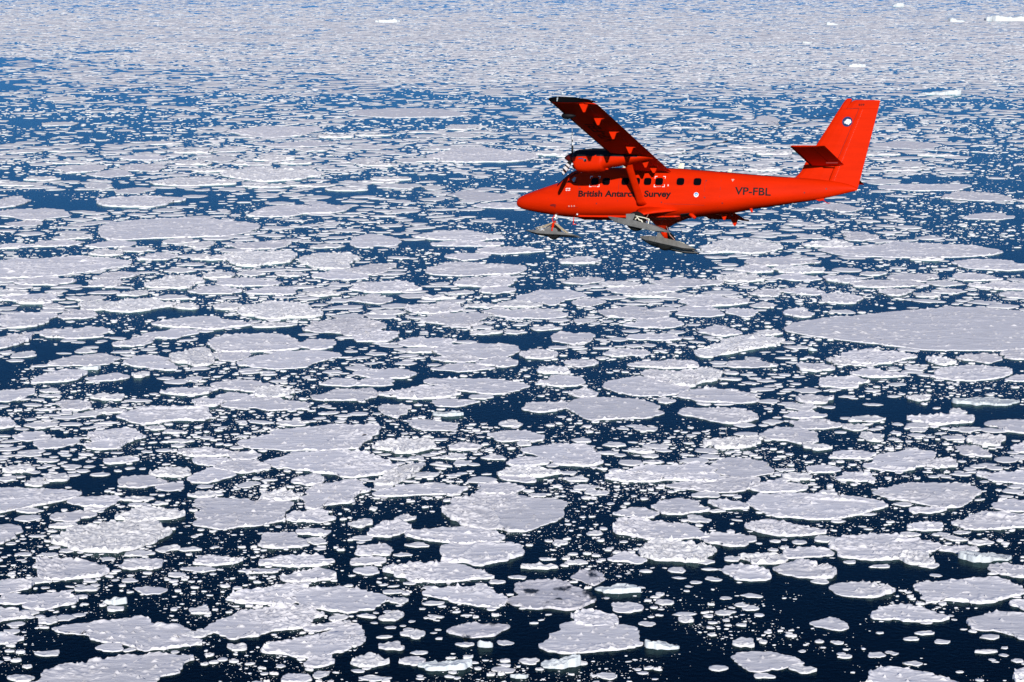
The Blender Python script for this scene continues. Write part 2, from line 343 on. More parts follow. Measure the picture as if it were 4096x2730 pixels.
POLYS = {
 'A': [(.1, "1335,340 1500,322 1700,335 1950,340 1975,370 1930,410 1885,450 1880,480 1500,528 1330,505 1305,480 1325,410", "large angular flat floe with a straight left edge"),
       (1., "355,615 400,580 480,530 700,495 900,485 1040,490 1140,535 1155,560 1040,610 860,665 640,688 470,660", "large oval floe covered all over in white ice rubble"),
       (.3, "-60,270 200,262 430,262 550,305 350,355 130,395 -60,408", "long floe tapering to the right from the left edge"),
       (.6, "240,800 240,770 265,728 460,735 640,760 715,800 700,830 540,862 400,872 270,850", "lumpy grey white floe below the rubble covered oval floe"),
       (.3, "345,1190 540,1160 800,1135 985,1122 1060,1160 1200,1170 1255,1200 1330,1270 1320,1300 1150,1330 960,1350 870,1320 740,1290 600,1250 420,1222", "long floe pointed to the left near the lower left corner"),
       (.3, "290,1520 400,1455 560,1440 700,1410 900,1372 1230,1375 1310,1395 1240,1440 1190,1490 1080,1530 960,1590 300,1600", "big smooth floe cut off by the bottom edge at left"),
       (.35, "1370,1185 1470,1150 1560,1100 1800,1060 1880,1040 2090,1060 2150,1100 2120,1150 2000,1200 1850,1220 1600,1268 1500,1250 1400,1215", "large floe with a knob on its far edge and rough right end"),
       (.3, "1725,1345 1830,1312 2000,1272 2130,1250 2240,1205 2420,1190 2430,1230 2360,1320 2200,1370 2120,1388 1900,1375", "smooth floe pointed to the left, narrow at one end, low and wide"),
       (.7, "1525,990 1640,950 1900,910 2070,915 2000,960 1940,985 1960,1020 1800,1035 1560,1015", "rough tongue of ice joined to a smooth lens shaped floe"),
       (.12, "1935,985 2060,935 2200,925 2353,925 2470,940 2640,1000 2620,1020 2480,1060 2353,1085 2200,1080 2100,1060 2000,1035", "smooth lens shaped floe with a rough tongue on its left"),
       (.4, "1750,600 1780,560 1960,560 2000,590 2055,610 2050,640 1880,662 1760,640", "round floe with a short spur pointing right"),
       (.6, "2035,350 2045,300 2030,280 2120,240 2353,205 2440,230 2480,265 2400,310 2353,350 2200,370 2130,392 2050,385", "rough floe with steep white near wall and hummocky right half"),
       (.3, "1780,90 1900,40 2060,15 2200,5 2400,15 2560,50 2670,110 2650,145 2560,160 2353,185 2220,165 2100,150 1960,120", "large oval floe with rubble along its right end"),
       (.2, "1440,105 1560,75 1680,70 1790,105 1800,120 1650,150 1560,145", "small floe with a notch in its far side"),
       (.2, "1250,190 1380,130 1480,115 1585,160 1450,210 1350,222 1290,215", "smooth rounded triangular floe in a raft of floes")],
 'B': [(.35, "615,405 680,345 780,335 880,303 1100,303 1280,325 1440,345 1468,375 1440,420 1370,480 1200,540 1080,538 1000,520 870,525 740,490 640,440", "large round floe with curved rubble ridge across its left third"),
       (.4, "390,580 420,550 640,522 830,522 960,550 1040,590 950,615 740,628 560,610", "long oval floe just below the large round ridged floe"),
       (.3, "597,665 640,630 820,625 1110,628 1160,670 1130,710 1000,750 880,770 780,755 640,748 605,700", "flat half round floe with a tall white near wall"),
       (.7, "230,800 300,775 540,760 750,770 850,810 980,855 800,872 560,885 420,878 310,840", "floe with white rubble on its left half pointing right"),
       (.4, "478,960 560,935 760,925 900,910 970,940 1030,990 1020,1035 850,1045 700,1020 600,995", "rolling snowy floe touching the dark patched floe"),
       (.25, "1060,1010 1100,980 1130,900 1250,880 1420,885 1560,935 1660,985 1600,1030 1480,1070 1300,1065 1150,1050 1060,1030", "grey floe with dark melt holes in its middle"),
       (.2, "1268,1310 1320,1270 1400,1200 1480,1165 1750,1160 1900,1180 1960,1280 1930,1320 1760,1350 1500,1362 1360,1345", "large smooth floe with a smaller ridged floe rafted behind it"),
       (.5, "1750,530 1800,478 1950,472 2190,490 2330,520 2400,560 2380,585 2200,600 2050,602 1900,575 1790,560", "oval floe rough on the left half and smooth on the right"),
       (1., "1950,650 2060,615 2200,620 2400,650 2455,690 2400,735 2353,755 2200,745 2060,735 1970,700", "bright rubble covered floe with jagged surface right of centre"),
       (.5, "1715,180 1760,150 1880,140 2000,105 2200,95 2353,85 2440,120 2420,150 2500,190 2353,212 2150,205 2000,215 1800,205", "long rough floe frozen against a smooth oval one"),
       (.3, "1165,-10 1400,-40 1600,-20 1690,60 1650,95 1430,95 1320,60", "floe with a pointed left end and frayed right end"),
       (.3, "165,290 280,255 450,232 720,240 785,265 700,295 560,300 400,300 260,312", "slim floe pointed at both ends above the round ridged floe"),
       (.8, "155,215 230,165 330,120 470,90 490,105 420,170 300,230 200,235", "slanting oblong floe of rough ice, tilted up to the right")],
 'C': [(.3, "480,350 560,305 700,292 900,295 1200,310 1380,350 1405,380 1350,410 1200,440 1050,462 850,462 680,440 560,395", "large oval floe with a row of ice blocks along its far side"),
       (.25, "1340,290 1400,255 1560,225 1750,218 1960,228 2060,275 2030,330 1900,385 1760,380 1600,350 1430,320", "large smooth oval floe with a square right end"),
       (.2, "1255,105 1340,75 1370,40 1500,10 1700,8 1750,30 1720,80 1620,125 1500,140 1350,130", "smooth floe with a white strip on its near edge"),
       (.1, "250,90 330,60 450,55 600,85 645,120 640,150 500,178 350,180 270,130", "smooth oval floe frozen against a long rough floe"),
       (.3, "-50,235 100,215 300,190 530,190 570,215 480,265 300,282 0,255", "narrow floe with a bright white near cliff"),
       (.6, "1870,490 1960,460 2130,415 2353,425 2500,460 2420,500 2300,522 2130,535 1980,525", "floe with heaped ice blocks on its far side by the right edge"),
       (.7, "470,520 540,490 720,485 900,525 1010,550 930,570 700,572 560,555", "rippled white floe tapering to a point on the right"),
       (.6, "1060,640 1110,600 1240,575 1400,565 1620,595 1750,640 1740,670 1660,710 1560,735 1340,738 1160,725 1080,680", "large floe ringed by rubble with a ridge on its far side"),
       (.4, "325,800 370,775 520,780 580,805 650,830 640,870 520,880 420,865 350,835", "small oval floe with a white rim and ridge at its top right"),
       (.4, "675,800 720,765 800,742 880,745 960,780 1040,775 1100,830 1060,858 880,860 740,835", "rounded floe with a smooth snow dome and rubbly right end"),
       (.3, "1045,935 1100,900 1300,892 1420,930 1480,945 1400,980 1260,988 1120,970", "spindle shaped floe with frayed right tip in dark water"),
       (.3, "1595,930 1620,905 1900,880 2180,865 2330,920 2345,940 2250,1000 2060,1038 1880,1020 1720,1020 1690,975", "large white rimmed floe with a faint crack near the right edge"),
       (.4, "1325,1120 1390,1060 1560,1045 1680,1070 1760,1100 1860,1135 1700,1150 1580,1150 1480,1130 1400,1142", "floe with a dark slush notch in its near side"),
       (.1, "910,1165 1000,1135 1080,1128 1140,1160 1175,1195 1130,1210 1010,1195", "small smooth leaf shaped floe alone in dark water"),
       (.3, "1970,1145 2080,1105 2200,1095 2353,1110 2500,1150 2500,1290 2350,1275 2200,1235 2090,1215 2000,1200", "large floe cut off by the right edge with a long white near wall"),
       (.15, "372,1400 420,1365 560,1360 700,1370 870,1425 820,1450 700,1475 520,1490 430,1450", "smooth triangular floe near the bottom edge in dark water"),
       (.6, "1290,1530 1330,1490 1440,1460 1650,1490 1820,1540 1880,1590 1300,1610", "rough floe cut off by the bottom edge at right")],
 'D': [(.3, "670,40 700,0 900,-30 1250,-45 1500,-30 1740,0 1700,35 1540,70 1200,85 1000,90 800,100 680,75", "broad flat floe in the distance left of the aircraft's nose"),
       (.5, "-150,330 0,240 300,225 500,212 720,225 890,250 760,285 560,320 300,345 0,360", "wide distant floe running off the left edge"),
       (.5, "1400,790 1500,745 1700,735 1900,740 2000,780 2000,830 1700,850 1500,850", "rough floe at the back of a frozen raft of floes"),
       (.1, "1610,925 1700,890 1900,845 2150,845 2290,870 2100,930 2050,955 1850,962 1700,950", "smooth floe with white near edge, front of a frozen raft"),
       (.1, "825,930 890,890 1000,880 1100,890 1190,945 1180,968 1080,970 900,950", "smooth grey dome shaped floe with no rubble"),
       (.4, "220,1050 300,1005 460,970 580,985 560,1020 440,1050 300,1060", "snowy floe tapering down to the left"),
       (.6, "790,1290 820,1260 950,1235 1100,1225 1380,1225 1410,1270 1390,1310 1200,1310 1000,1330 850,1320", "long floe walled by rubble along its far edge"),
       (.5, "550,1480 620,1460 600,1405 700,1375 830,1365 980,1410 900,1440 820,1480 760,1505 620,1508", "crooked floe with a bay in its left side"),
       (.2, "1600,1465 1700,1430 1850,1385 2100,1350 2353,1340 2530,1345 2560,1385 2500,1430 2430,1480 2353,1505 2000,1512 1700,1500", "very large smooth floe with a seal on it")],
 'E': [(.1, "1110,505 1180,465 1300,437 1480,440 1590,475 1480,500 1370,535 1290,525", "smooth wedge shaped floe below the aircraft's nose ski"),
       (.3, "900,575 1100,570 1300,565 1475,605 1350,628 1150,625 1000,608", "long thin floe with a bright near edge"),
       (.4, "490,640 600,600 920,592 910,620 850,650 905,660 760,690 620,665", "floe with a white lip at its lower right end"),
       (.3, "570,840 650,810 900,800 1130,815 1130,860 980,890 780,892 620,870", "smooth oval floe at the back of a tight floe cluster"),
       (.2, "495,1055 600,1030 800,1030 1060,1045 1190,1080 1100,1120 960,1132 760,1115 620,1085", "long flat floe with a clean white near edge"),
       (.25, "1680,1080 1750,1045 1900,1022 2150,1030 2285,1085 2190,1135 1950,1145 1780,1120", "wide oval floe with a small melt pool on it"),
       (.15, "1480,1250 1440,1210 1560,1165 1800,1160 1990,1180 2090,1235 2060,1285 1850,1300 1640,1308 1520,1280", "large smooth floe joined to a smaller floe on its left")],
 'F': [(.06, "750,710 790,665 900,640 1150,615 1400,590 1700,565 1950,555 2200,565 2353,590 2600,640 2700,750 2600,830 2353,832 2100,845 1700,840 1450,815 1200,785 1000,755", "enormous smooth grey floe cut off by the right edge"),
       (.3, "975,160 1100,150 1350,140 1480,112 1700,125 2000,140 2150,160 2195,190 2050,208 1750,220 1350,215 1100,200", "long low distant floe below the aircraft's tail"),
       (.8, "120,860 200,830 300,790 500,745 700,765 715,790 560,830 300,880 200,890", "rough floe slanting up to the right beside open water"),
       (.3, "10,1255 150,1232 400,1245 550,1280 540,1310 400,1335 260,1320 130,1290", "smooth comma shaped floe with a white rim on the right"),
       (.5, "1720,1010 1800,970 2000,945 2200,960 2290,1000 2150,1035 1990,1050 1800,1030", "oval rough topped floe under the enormous grey floe"),
       (.3, "570,1410 640,1375 760,1368 900,1385 970,1420 960,1460 880,1475 780,1460 650,1440", "domed floe with heavy rubble along its near side")],
 'H': [(0., "-10,760 100,740 400,728 650,740 800,775 600,785 300,790 100,780", "smooth grey lens shaped floe left of the wing tip, far off")]}
# blocky icebergs: box, height of the wall in metres, label
BERGS = [
 ('B', 1298, 1360, 1540, 1475, 5.5, "blocky iceberg with a sheer white face and green foot"),
 ('B', 470, 1405, 808, 1490, 2.6, "low wedge of ice with a long white cliff near the bottom"),
 ('B', 855, 1265, 960, 1330, 3.4, "small pointed white bergy bit with green foot"),
 ('B', 1645, 885, 1935, 965, 2.6, "white ice block with a broad turquoise foot under water"),
 ('B', 1965, 1255, 2180, 1345, 3.8, "hummocky white ice mound right of the large smooth floe"),
 ('B', 1070, 1500, 1200, 1540, 2.0, "small bright bergy bit near the bottom edge"),
 ('C', 1885, 665, 2220, 760, 3.6, "tilted wedge of ice with green waterline by the ringed floe"),
 ('A', 710, 960, 895, 1045, 3.8, "mound of white ice blocks in dark water at left"),
 ('D', 545, 935, 690, 977, 3.0, "white ice block leaning on a flat floe"),
 ('E', 565, 1250, 770, 1290, 2.2, "long white ice bar with green foot in open water"),
 ('F', 1855, 1160, 2290, 1220, 2.2, "flat topped ice slab with a straight white cliff"),
 ('F', 890, 815, 945, 850, 4.0, "small white ice peak in open water left of the enormous floe"),
 ('I', 1600, 600, 1880, 642, 15, "white domed iceberg behind the aircraft's tail"),
 ('I', 1940, 95, 2260, 145, 38, "pale tabular iceberg far off near the top right corner"),
 ('I', 1350, 8, 1430, 47, 36, "small peaked iceberg on the far ice near the top edge"),
 ('I', 1760, 122, 1870, 150, 22, "low pale iceberg left of the tabular iceberg"),
 ('I', 960, 148, 1050, 170, 14, "faint greenish iceberg far off above the aircraft's tail"),
 ('I', 1130, 430, 1240, 455, 11, "low white iceberg straight above the tail fin"),
 ('I', 820, 278, 885, 296, 12, "tiny white iceberg left of the fin, far away"),
 ('H', 190, 128, 360, 153, 14, "bright white iceberg far off in the upper middle")]
SHORT = {
 'large angular flat floe with a straight left edge': 'large angular floe',
 'large oval floe covered all over in white ice rubble': 'oval rubble floe',
 'long floe tapering to the right from the left edge': 'long floe at the left edge',
 'lumpy grey white floe below the rubble covered oval floe': 'lumpy grey white floe',
 'long floe pointed to the left near the lower left corner': 'long left pointing floe',
 'big smooth floe cut off by the bottom edge at left': 'big floe cut by the bottom edge',
 'large floe with a knob on its far edge and rough right end': 'floe with a knob',
 'rough tongue of ice joined to a smooth lens shaped floe': 'rough tongue of ice',
 'smooth lens shaped floe with a rough tongue on its left': 'smooth lens shaped floe',
 'round floe with a short spur pointing right': 'round floe with a spur',
 'rough floe with steep white near wall and hummocky right half': 'floe with a steep white wall',
 'large oval floe with rubble along its right end': 'oval floe with rubbly right end',
 'small floe with a notch in its far side': 'small notched floe',
 'smooth rounded triangular floe in a raft of floes': 'rounded triangular floe',
 'large round floe with curved rubble ridge across its left third': 'round ridged floe',
 'flat half round floe with a tall white near wall': 'half round floe',
 'floe with white rubble on its left half pointing right': 'floe with rubbly left half',
 'grey floe with dark melt holes in its middle': 'floe with melt holes',
 'large smooth floe with a smaller ridged floe rafted behind it': 'smooth floe with rafted neighbour',
 'oval floe rough on the left half and smooth on the right': 'half rough oval floe',
 'bright rubble covered floe with jagged surface right of centre': 'bright jagged floe',
 'slim floe pointed at both ends above the round ridged floe': 'slim pointed floe',
 'slanting oblong floe of rough ice, tilted up to the right': 'slanting oblong floe',
 'large oval floe with a row of ice blocks along its far side': 'oval floe with block row',
 'large smooth oval floe with a square right end': 'square ended oval floe',
 'smooth floe with a white strip on its near edge': 'floe with white near strip',
 'smooth oval floe frozen against a long rough floe': 'oval frozen to a rough floe',
 'floe with heaped ice blocks on its far side by the right edge': 'floe with heaped blocks',
 'rippled white floe tapering to a point on the right': 'rippled tapering floe',
 'large floe ringed by rubble with a ridge on its far side': 'rubble ringed floe',
 'small oval floe with a white rim and ridge at its top right': 'small ridged oval floe',
 'rounded floe with a smooth snow dome and rubbly right end': 'floe with a snow dome',
 'spindle shaped floe with frayed right tip in dark water': 'spindle shaped floe',
 'large white rimmed floe with a faint crack near the right edge': 'white rimmed cracked floe',
 'floe with a dark slush notch in its near side': 'floe with a slush notch',
 'small smooth leaf shaped floe alone in dark water': 'leaf shaped floe',
 'large floe cut off by the right edge with a long white near wall': 'large floe cut by the right edge',
 'smooth triangular floe near the bottom edge in dark water': 'smooth triangular floe',
 'rough floe cut off by the bottom edge at right': 'rough floe cut by the bottom edge',
 "broad flat floe in the distance left of the aircraft's nose": 'broad flat distant floe',
 'wide distant floe running off the left edge': 'wide distant floe',
 'smooth floe with white near edge, front of a frozen raft': 'front floe of the frozen raft',
 'smooth grey dome shaped floe with no rubble': 'smooth grey dome floe',
 'snowy floe tapering down to the left': 'floe tapering to the left',
 'long floe walled by rubble along its far edge': 'rubble walled long floe',
 'crooked floe with a bay in its left side': 'crooked floe with a bay',
 'very large smooth floe with a seal on it': 'floe with the seal',
 "smooth wedge shaped floe below the aircraft's nose ski": 'smooth wedge floe',
 'long thin floe with a bright near edge': 'long thin floe',
 'floe with a white lip at its lower right end': 'floe with a white lip',
 'smooth oval floe at the back of a tight floe cluster': 'oval at the back of the cluster',
 'long flat floe with a clean white near edge': 'long flat floe',
 'wide oval floe with a small melt pool on it': 'oval floe with melt pool',
 'large smooth floe joined to a smaller floe on its left': 'smooth floe joined to another',
 'enormous smooth grey floe cut off by the right edge': 'enormous grey floe',
 "long low distant floe below the aircraft's tail": 'long low distant floe',
 'rough floe slanting up to the right beside open water': 'rough slanting floe',
 'smooth comma shaped floe with a white rim on the right': 'comma shaped floe',
 'oval rough topped floe under the enormous grey floe': 'rough topped oval floe',
 'domed floe with heavy rubble along its near side': 'domed floe with rubbly side',
 'smooth grey lens shaped floe left of the wing tip, far off': 'grey lens shaped floe'}
# rough at one end, smooth at the other: (left, right)
ENDS = {"large floe with a knob on its far edge and rough right end": (.1, .8), "large oval floe with rubble along its right end": (.1, .75), "rough floe with steep white near wall and hummocky right half": (.25, .8),
 "floe with white rubble on its left half pointing right": (1., .15), "oval floe rough on the left half and smooth on the right": (.85, .1), "floe with a pointed left end and frayed right end": (.1, .8),
 "rounded floe with a smooth snow dome and rubbly right end": (.1, .8), "spindle shaped floe with frayed right tip in dark water": (.05, .7), "smooth comma shaped floe with a white rim on the right": (.1, .6),
 "large round floe with curved rubble ridge across its left third": (.75, .02), "smooth lens shaped floe with a rough tongue on its left": (.3, .08), "very large smooth floe with a seal on it": (.05, .6)}
# pressure ridges: label, tile, line, height, width in metres
RIDGES = [("large round floe with curved rubble ridge across its left third", 'B', "790,360 880,385 950,410 975,450 1005,515", 1.1, 1.6),
 ("flat half round floe with a tall white near wall", 'B', "845,635 820,655 770,695", .7, 1.0), ("flat half round floe with a tall white near wall", 'B', "620,735 760,748 880,762 1040,735 1150,690", .9, 1.8),
 ("large oval floe with a row of ice blocks along its far side", 'C', "880,325 980,330 1180,338 1330,352", 1.2, 1.0), ("large floe ringed by rubble with a ridge on its far side", 'C', "1480,612 1560,608 1640,600", 1.4, 1.3),
 ("small oval floe with a white rim and ridge at its top right", 'C', "500,790 540,790 600,815", 1.3, 1.0), ("large white rimmed floe with a faint crack near the right edge", 'C', "1930,885 2020,915 2060,960 2050,1010", .5, .9),
 ("large white rimmed floe with a faint crack near the right edge", 'C', "1700,990 1850,1005 2060,1020 2200,1000", .8, 1.5), ("smooth floe with a white strip on its near edge", 'C', "1400,112 1500,118 1600,128", 1.0, 1.2),
 ("large floe with a knob on its far edge and rough right end", 'A', "1850,1052 1880,1048 1895,1055", 2.4, 1.6), ("floe with heaped ice blocks on its far side by the right edge", 'C', "2110,440 2180,440 2240,450", 1.9, 1.8),
 ("large smooth floe joined to a smaller floe on its left", 'E', "1425,1215 1450,1250 1500,1275", .9, 2.0), ("long floe walled by rubble along its far edge", 'D', "950,1240 1100,1232 1360,1230", 1.4, 2.0),
 ("floe with a white lip at its lower right end", 'E', "690,675 800,668 890,655", 1.3, 1.6), ("large angular flat floe with a straight left edge", 'A', "1340,352 1430,345 1520,338", .5, 1.0),
 ("long floe pointed to the left near the lower left corner", 'A', "1070,1170 1140,1185 1180,1175", 1.2, 1.8)]
# ------------------------------------------------------------------ building ice
rng = np.random.default_rng(7)

def periodic(pts, n, jit, seed):
    """smooth closed outline of n points through pts, roughened by noise along its normal"""
    P = np.asarray(pts, float)
    if (P[:, 0] * np.roll(P[:, 1], -1) - P[:, 1] * np.roll(P[:, 0], -1)).sum() < 0: P = P[::-1]
    m = len(P); out = []
    for i in range(m):
        p0, p1, p2, p3 = P[i - 1], P[i], P[(i + 1) % m], P[(i + 2) % m]
        t = np.linspace(0, 1, 24, endpoint=False)[:, None]
        out.append(.5 * (2 * p1 + (p2 - p0) * t + (2 * p0 - 5 * p1 + 4 * p2 - p3) * t ** 2 + (3 * p1 - p0 - 3 * p2 + p3) * t ** 3))
    Q = np.concatenate(out); L = np.r_[0, np.cumsum(np.linalg.norm(np.roll(Q, -1, 0) - Q, axis=1))]
    Q2 = np.vstack([Q, Q[:1]]); s = np.linspace(0, L[-1], n, endpoint=False)
    Q = np.stack([np.interp(s, L, Q2[:, k]) for k in (0, 1)], 1)
    T = np.roll(Q, -1, 0) - np.roll(Q, 1, 0); N = np.stack([T[:, 1], -T[:, 0]], 1); N /= np.linalg.norm(N, axis=1)[:, None] + 1e-9
    size = math.sqrt(L[-1] * .1)
    d = (fbm(Q[:, 0] / (size * 2.2), Q[:, 1] / (size * 2.2), seed, 4) - .5) * jit * 2.6 + (vnoise(Q[:, 0] / 1.7, Q[:, 1] / 1.7, seed + 5) - .5) * min(jit, .9)
    return Q + N * d[:, None], N

def floe(outline, h0, rub, ds, seed, foot=.3, peak=0., jit=None, ridges=()):
    """points and triangles of one floe: wall, broken rim, hummocked top, foot under water.
    outline: ground points; ds: spacing of points; peak: extra height (icebergs)"""
    P = np.asarray(outline, float)
    per = np.linalg.norm(np.roll(P, -1, 0) - P, axis=1).sum()
    lev = 0; n = int(np.clip(per / ds, 16, 448)); n = max(16, n // 8 * 8)
    Q, N = periodic(P, n, jit if jit is not None else min(3.2, .45 + .018 * per), seed)
    c = Q.mean(0); rad = np.linalg.norm(Q - c, axis=1); mr = rad.mean()
    rings = max(3, int(mr / ds * .9))
    ts = np.r_[0, .35 * ds / mr, np.linspace(1.0 * ds / mr, 1, rings, endpoint=False)]
    ts = ts[ts < .985]
    V = []; T = []; base = 0; prev = None
    # foot and waterline
    V.append(np.c_[Q + N * foot, np.full(n, -1.5 - peak * .3)]); V.append(np.c_[Q, np.full(n, -.05)])
    def quads(a, b, m):
        i = np.arange(m); j = (i + 1) % m
        return np.concatenate([np.c_[a + i, a + j, b + j], np.c_[a + i, b + j, b + i]])
    T.append(quads(0, n, n)); start = 2 * n
    prev = (n, n); PP = []; DD = []
    for t in ts:
        want = n
        while want > 16 and want % 2 == 0 and (1 - t) * per / want < ds * .55: want //= 2
        step = n // want
        p = c + (Q[::step] - c) * (1 - t)
        if t == 0: p = p - N[::step] * (.12 * h0)
        PP.append(p); DD.append(t * rad[::step])
        pb, pm = prev
        if pm == want: T.append(quads(pb, start, want))
        else:
            k = pm // want
            i = np.arange(want); j = (i + 1) % want
            for s in range(k):
                a = pb + i * k + s; b = pb + (i * k + s + 1) % pm
                T.append(np.c_[a, b, start + (i if s < (k + 1) // 2 else j)])
            T.append(np.c_[start + i, pb + i * k + (k + 1) // 2, start + j])
        prev = (start, want); start += want
    PP.append(c[None]); DD.append(np.array([mr]))
    P2 = np.concatenate(PP); D2 = np.concatenate(DD)
    inner = (D2 > 0)[:, None]
    P2 = P2 + inner * (np.stack([vnoise(P2[:, 0] / ds * 1.3, P2[:, 1] / ds * 1.3, seed + 31), vnoise(P2[:, 0] / ds * 1.3, P2[:, 1] / ds * 1.3, seed + 47)], 1) - .5) * ds * .5
    V.append(np.c_[P2, height(P2, D2, h0, rub, seed, peak, c, mr, ds, ridges)])
    i = np.arange(prev[1]); T.append(np.c_[prev[0] + i, prev[0] + (i + 1) % prev[1], np.full(prev[1], start)])
    return np.concatenate(V), np.concatenate(T), c

def height(p, d, h0, rub, seed, peak, c, mr, ds, ridges=()):
    if isinstance(rub, tuple):
        rub = rub[0] + (rub[1] - rub[0]) * np.clip((p[:, 0] - c[0]) / (1.1 * mr) + .5 + (vnoise(p[:, 0] / 9, p[:, 1] / 9, seed) - .5) * .5, 0, 1)
    x, y = p[:, 0] + seed * 13.7, p[:, 1] - seed * 7.3
    z = h0 + .22 * (fbm(x / 16, y / 9, seed, 3) - .5) + .10 * (vnoise(x / 3.5, y / 2.4, seed + 3) - .5)
    sm = float(np.clip(mr / 10, .3, 1))
    rw = 1.3 + 2.2 * rub + .8 * ds
    rim = np.exp(-(d / rw) ** 1.5) * np.clip(fbm(x / 9, y / 9, seed + 9, 2) * 2.6 - .55 + .5 * rub, 0, 1.3)
    z = z + sm * rim * (.34 + .5 * rub) * np.clip(vnoise(x / 1.5, y / 1.3, seed + 11) * 2.1 - .45, 0, 1.4)
    s = 1.0 + .42 * ds
    blk = vnoise(x / s, y / s, seed + 13) ; blk2 = vnoise(x / (2.4 * s), y / (1.9 * s), seed + 19)
    zone = np.clip((fbm(x / 26, y / 13, seed + 21, 3) - (.67 - .52 * rub)) * 6, 0, 1)
    z = z + sm * zone * (1.05 * np.clip(blk - .3, 0, 1) + .75 * np.clip(blk2 - .42, 0, 1)) * (.6 + .6 * rub) * (1 + .22 * ds)
    spk = vnoise(x / (1.3 + .4 * ds), y / (1.3 + .4 * ds), seed + 27)
    z = z + sm * np.clip(spk - .875 + .05 * rub, 0, 1) * (9. + 2 * ds)
    for line, hr, wr in ridges:
        a, b = line[:-1], line[1:]; ab = b - a
        tt = np.clip(((p[:, None] - a) * ab).sum(-1) / (ab ** 2).sum(-1), 0, 1)
        dd = np.linalg.norm(p[:, None] - (a + tt[..., None] * ab), axis=-1).min(1)
        z = z + hr * np.exp(-(dd / wr) ** 2) * (.35 + 1.1 * vnoise(x / 1.5, y / 1.5, seed + 53))
    if np.mean(rub) < .75:
        rdg = np.clip(1 - np.abs(fbm(x / 38, y / 30, seed + 33, 2) - .5) * 26, 0, 1)
        z = z + rdg * vnoise(x / 1.5, y / 1.5, seed + 35) * .75 * np.clip(vnoise(x / 30, y / 30, seed + 36) * 2 - .9, 0, 1)
    if peak:
        ta = (hash2(seed, 8, 2) - .5) * 2.4
        near = np.clip(.5 + ((p[:, 0] - c[0]) * math.sin(ta) - (p[:, 1] - c[1]) * math.cos(ta)) / (1.7 * mr), 0, 1)
        big = fbm(x / (mr * .8), y / (mr * .5), seed + 41, 3); fine = vnoise(x / (mr * .22), y / (mr * .22), seed + 43)
        z = z + peak * (.08 + .72 * near ** 1.3 + .85 * (big - .5) + .16 * (fine - .5)) * np.clip(.72 + d / (.22 * mr), 0, 1)
    return np.maximum(z, .12)

def slant(y):
    return CAM_H / math.sin(PITCH + math.atan((y - H / 2) / FPX))

def box_outline(x0, y0, x1, y1, h, seed, depth=None):
    r = np.random.default_rng(seed)
    xm = (x0 + x1) / 2
    near = ground(xm, y1, 0.)[1]
    far = ground(xm, y0, h)[1] if depth is None else near + depth
    cy = (near + far) / 2; ym = (y0 + y1) / 2
    D = slant(ym); cx = (xm - W / 2) / FPX * D
    a = (x1 - x0) / 2 * D / FPX; b = max((far - near) / 2, a * .18)
    k = 18; th = np.linspace(0, 2 * np.pi, k, endpoint=False)
    ph = r.uniform(0, 6.28, 5); n = sum(am * np.sin(f * th + ph[i]) for i, (f, am) in enumerate(((2, .05), (3, .09), (4, .06), (5, .05), (7, .04))))
    e = r.uniform(.92, 1.15)
    cs, sn = np.cos(th), np.sin(th)
    ox = np.sign(cs) * np.abs(cs) ** e * (1 + n) + r.uniform(-.22, .22) * sn
    oy = np.sign(sn) * np.abs(sn) ** e * (1 + n) + r.uniform(-.15, .15) * cs
    ox = (ox - (ox.max() + ox.min()) / 2) / (ox.max() - ox.min()) * 2; oy = (oy - (oy.max() + oy.min()) / 2) / (oy.max() - oy.min()) * 2
    return np.stack([cx + a * ox, cy + b * oy], 1)

# occupancy of the frame, in pixels of the frame, with a margin all round
OX, OY, OW, OH = -700, -130, 5500, 3100
occ = np.zeros((OH, OW), bool)
def paint(xs, ys):
    xs = np.asarray(xs) - OX; ys = np.asarray(ys) - OY
    y0, y1 = int(max(0, ys.min())), int(min(OH - 1, ys.max()))
    n = len(xs)
    for y in range(y0, y1 + 1):
        xi = []
        for i in range(n):
            ya, yb = ys[i], ys[(i + 1) % n]
            if (ya <= y) != (yb <= y): xi.append(xs[i] + (y - ya) / (yb - ya) * (xs[(i + 1) % n] - xs[i]))
        xi.sort()
        for a, b in zip(xi[::2], xi[1::2]): occ[y, max(0, int(a)):max(0, int(b) + 1)] = True
def to_px(P, z=.5):
    P = np.asarray(P); w = np.c_[P, np.full(len(P), z - CAM_H)]; d = w @ C_F
    return W / 2 + FPX * (w @ C_R) / d, H / 2 - FPX * (w @ C_U) / d

FLOES = []                                    # (pixel area, outline, roughness, seed, label)
seed = 100
for key, (tx, ty, sc) in TILES.items():
    for rub, txt, lab in POLYS.get(key, ()):
        q = np.array([[float(v) for v in s.split(',')] for s in txt.split()]) * sc + (tx, ty)
        seed += 1
        FLOES.append([np.ptp(q[:, 0]) * np.ptp(q[:, 1]) * 1.5 + 4000, ground(q[:, 0], q[:, 1], .6), rub, seed, lab, q.mean(0), np.ptp(q[:, 0])])
    for s in BOXES.get(key, '').split():
        x0, y0, x1, y1, rub = map(float, s.split(','))
        x0, x1 = tx + x0 * sc, tx + x1 * sc; y0, y1 = ty + y0 * sc, ty + y1 * sc
        seed += 1
        FLOES.append([(x1 - x0) * (y1 - y0), box_outline(x0, y0, x1, y1, .8, seed), rub, seed, None, np.array([(x0 + x1) / 2, (y0 + y1) / 2]), x1 - x0])
for f in FLOES:
    paint(*to_px(f[1]))
for key, x0, y0, x1, y1, h, lab in BERGS:
    tx, ty, sc = TILES[key]
    occ[int(ty + y0 * sc - OY):int(ty + y1 * sc - OY), int(tx + x0 * sc - OX):int(tx + x1 * sc - OX)] = True

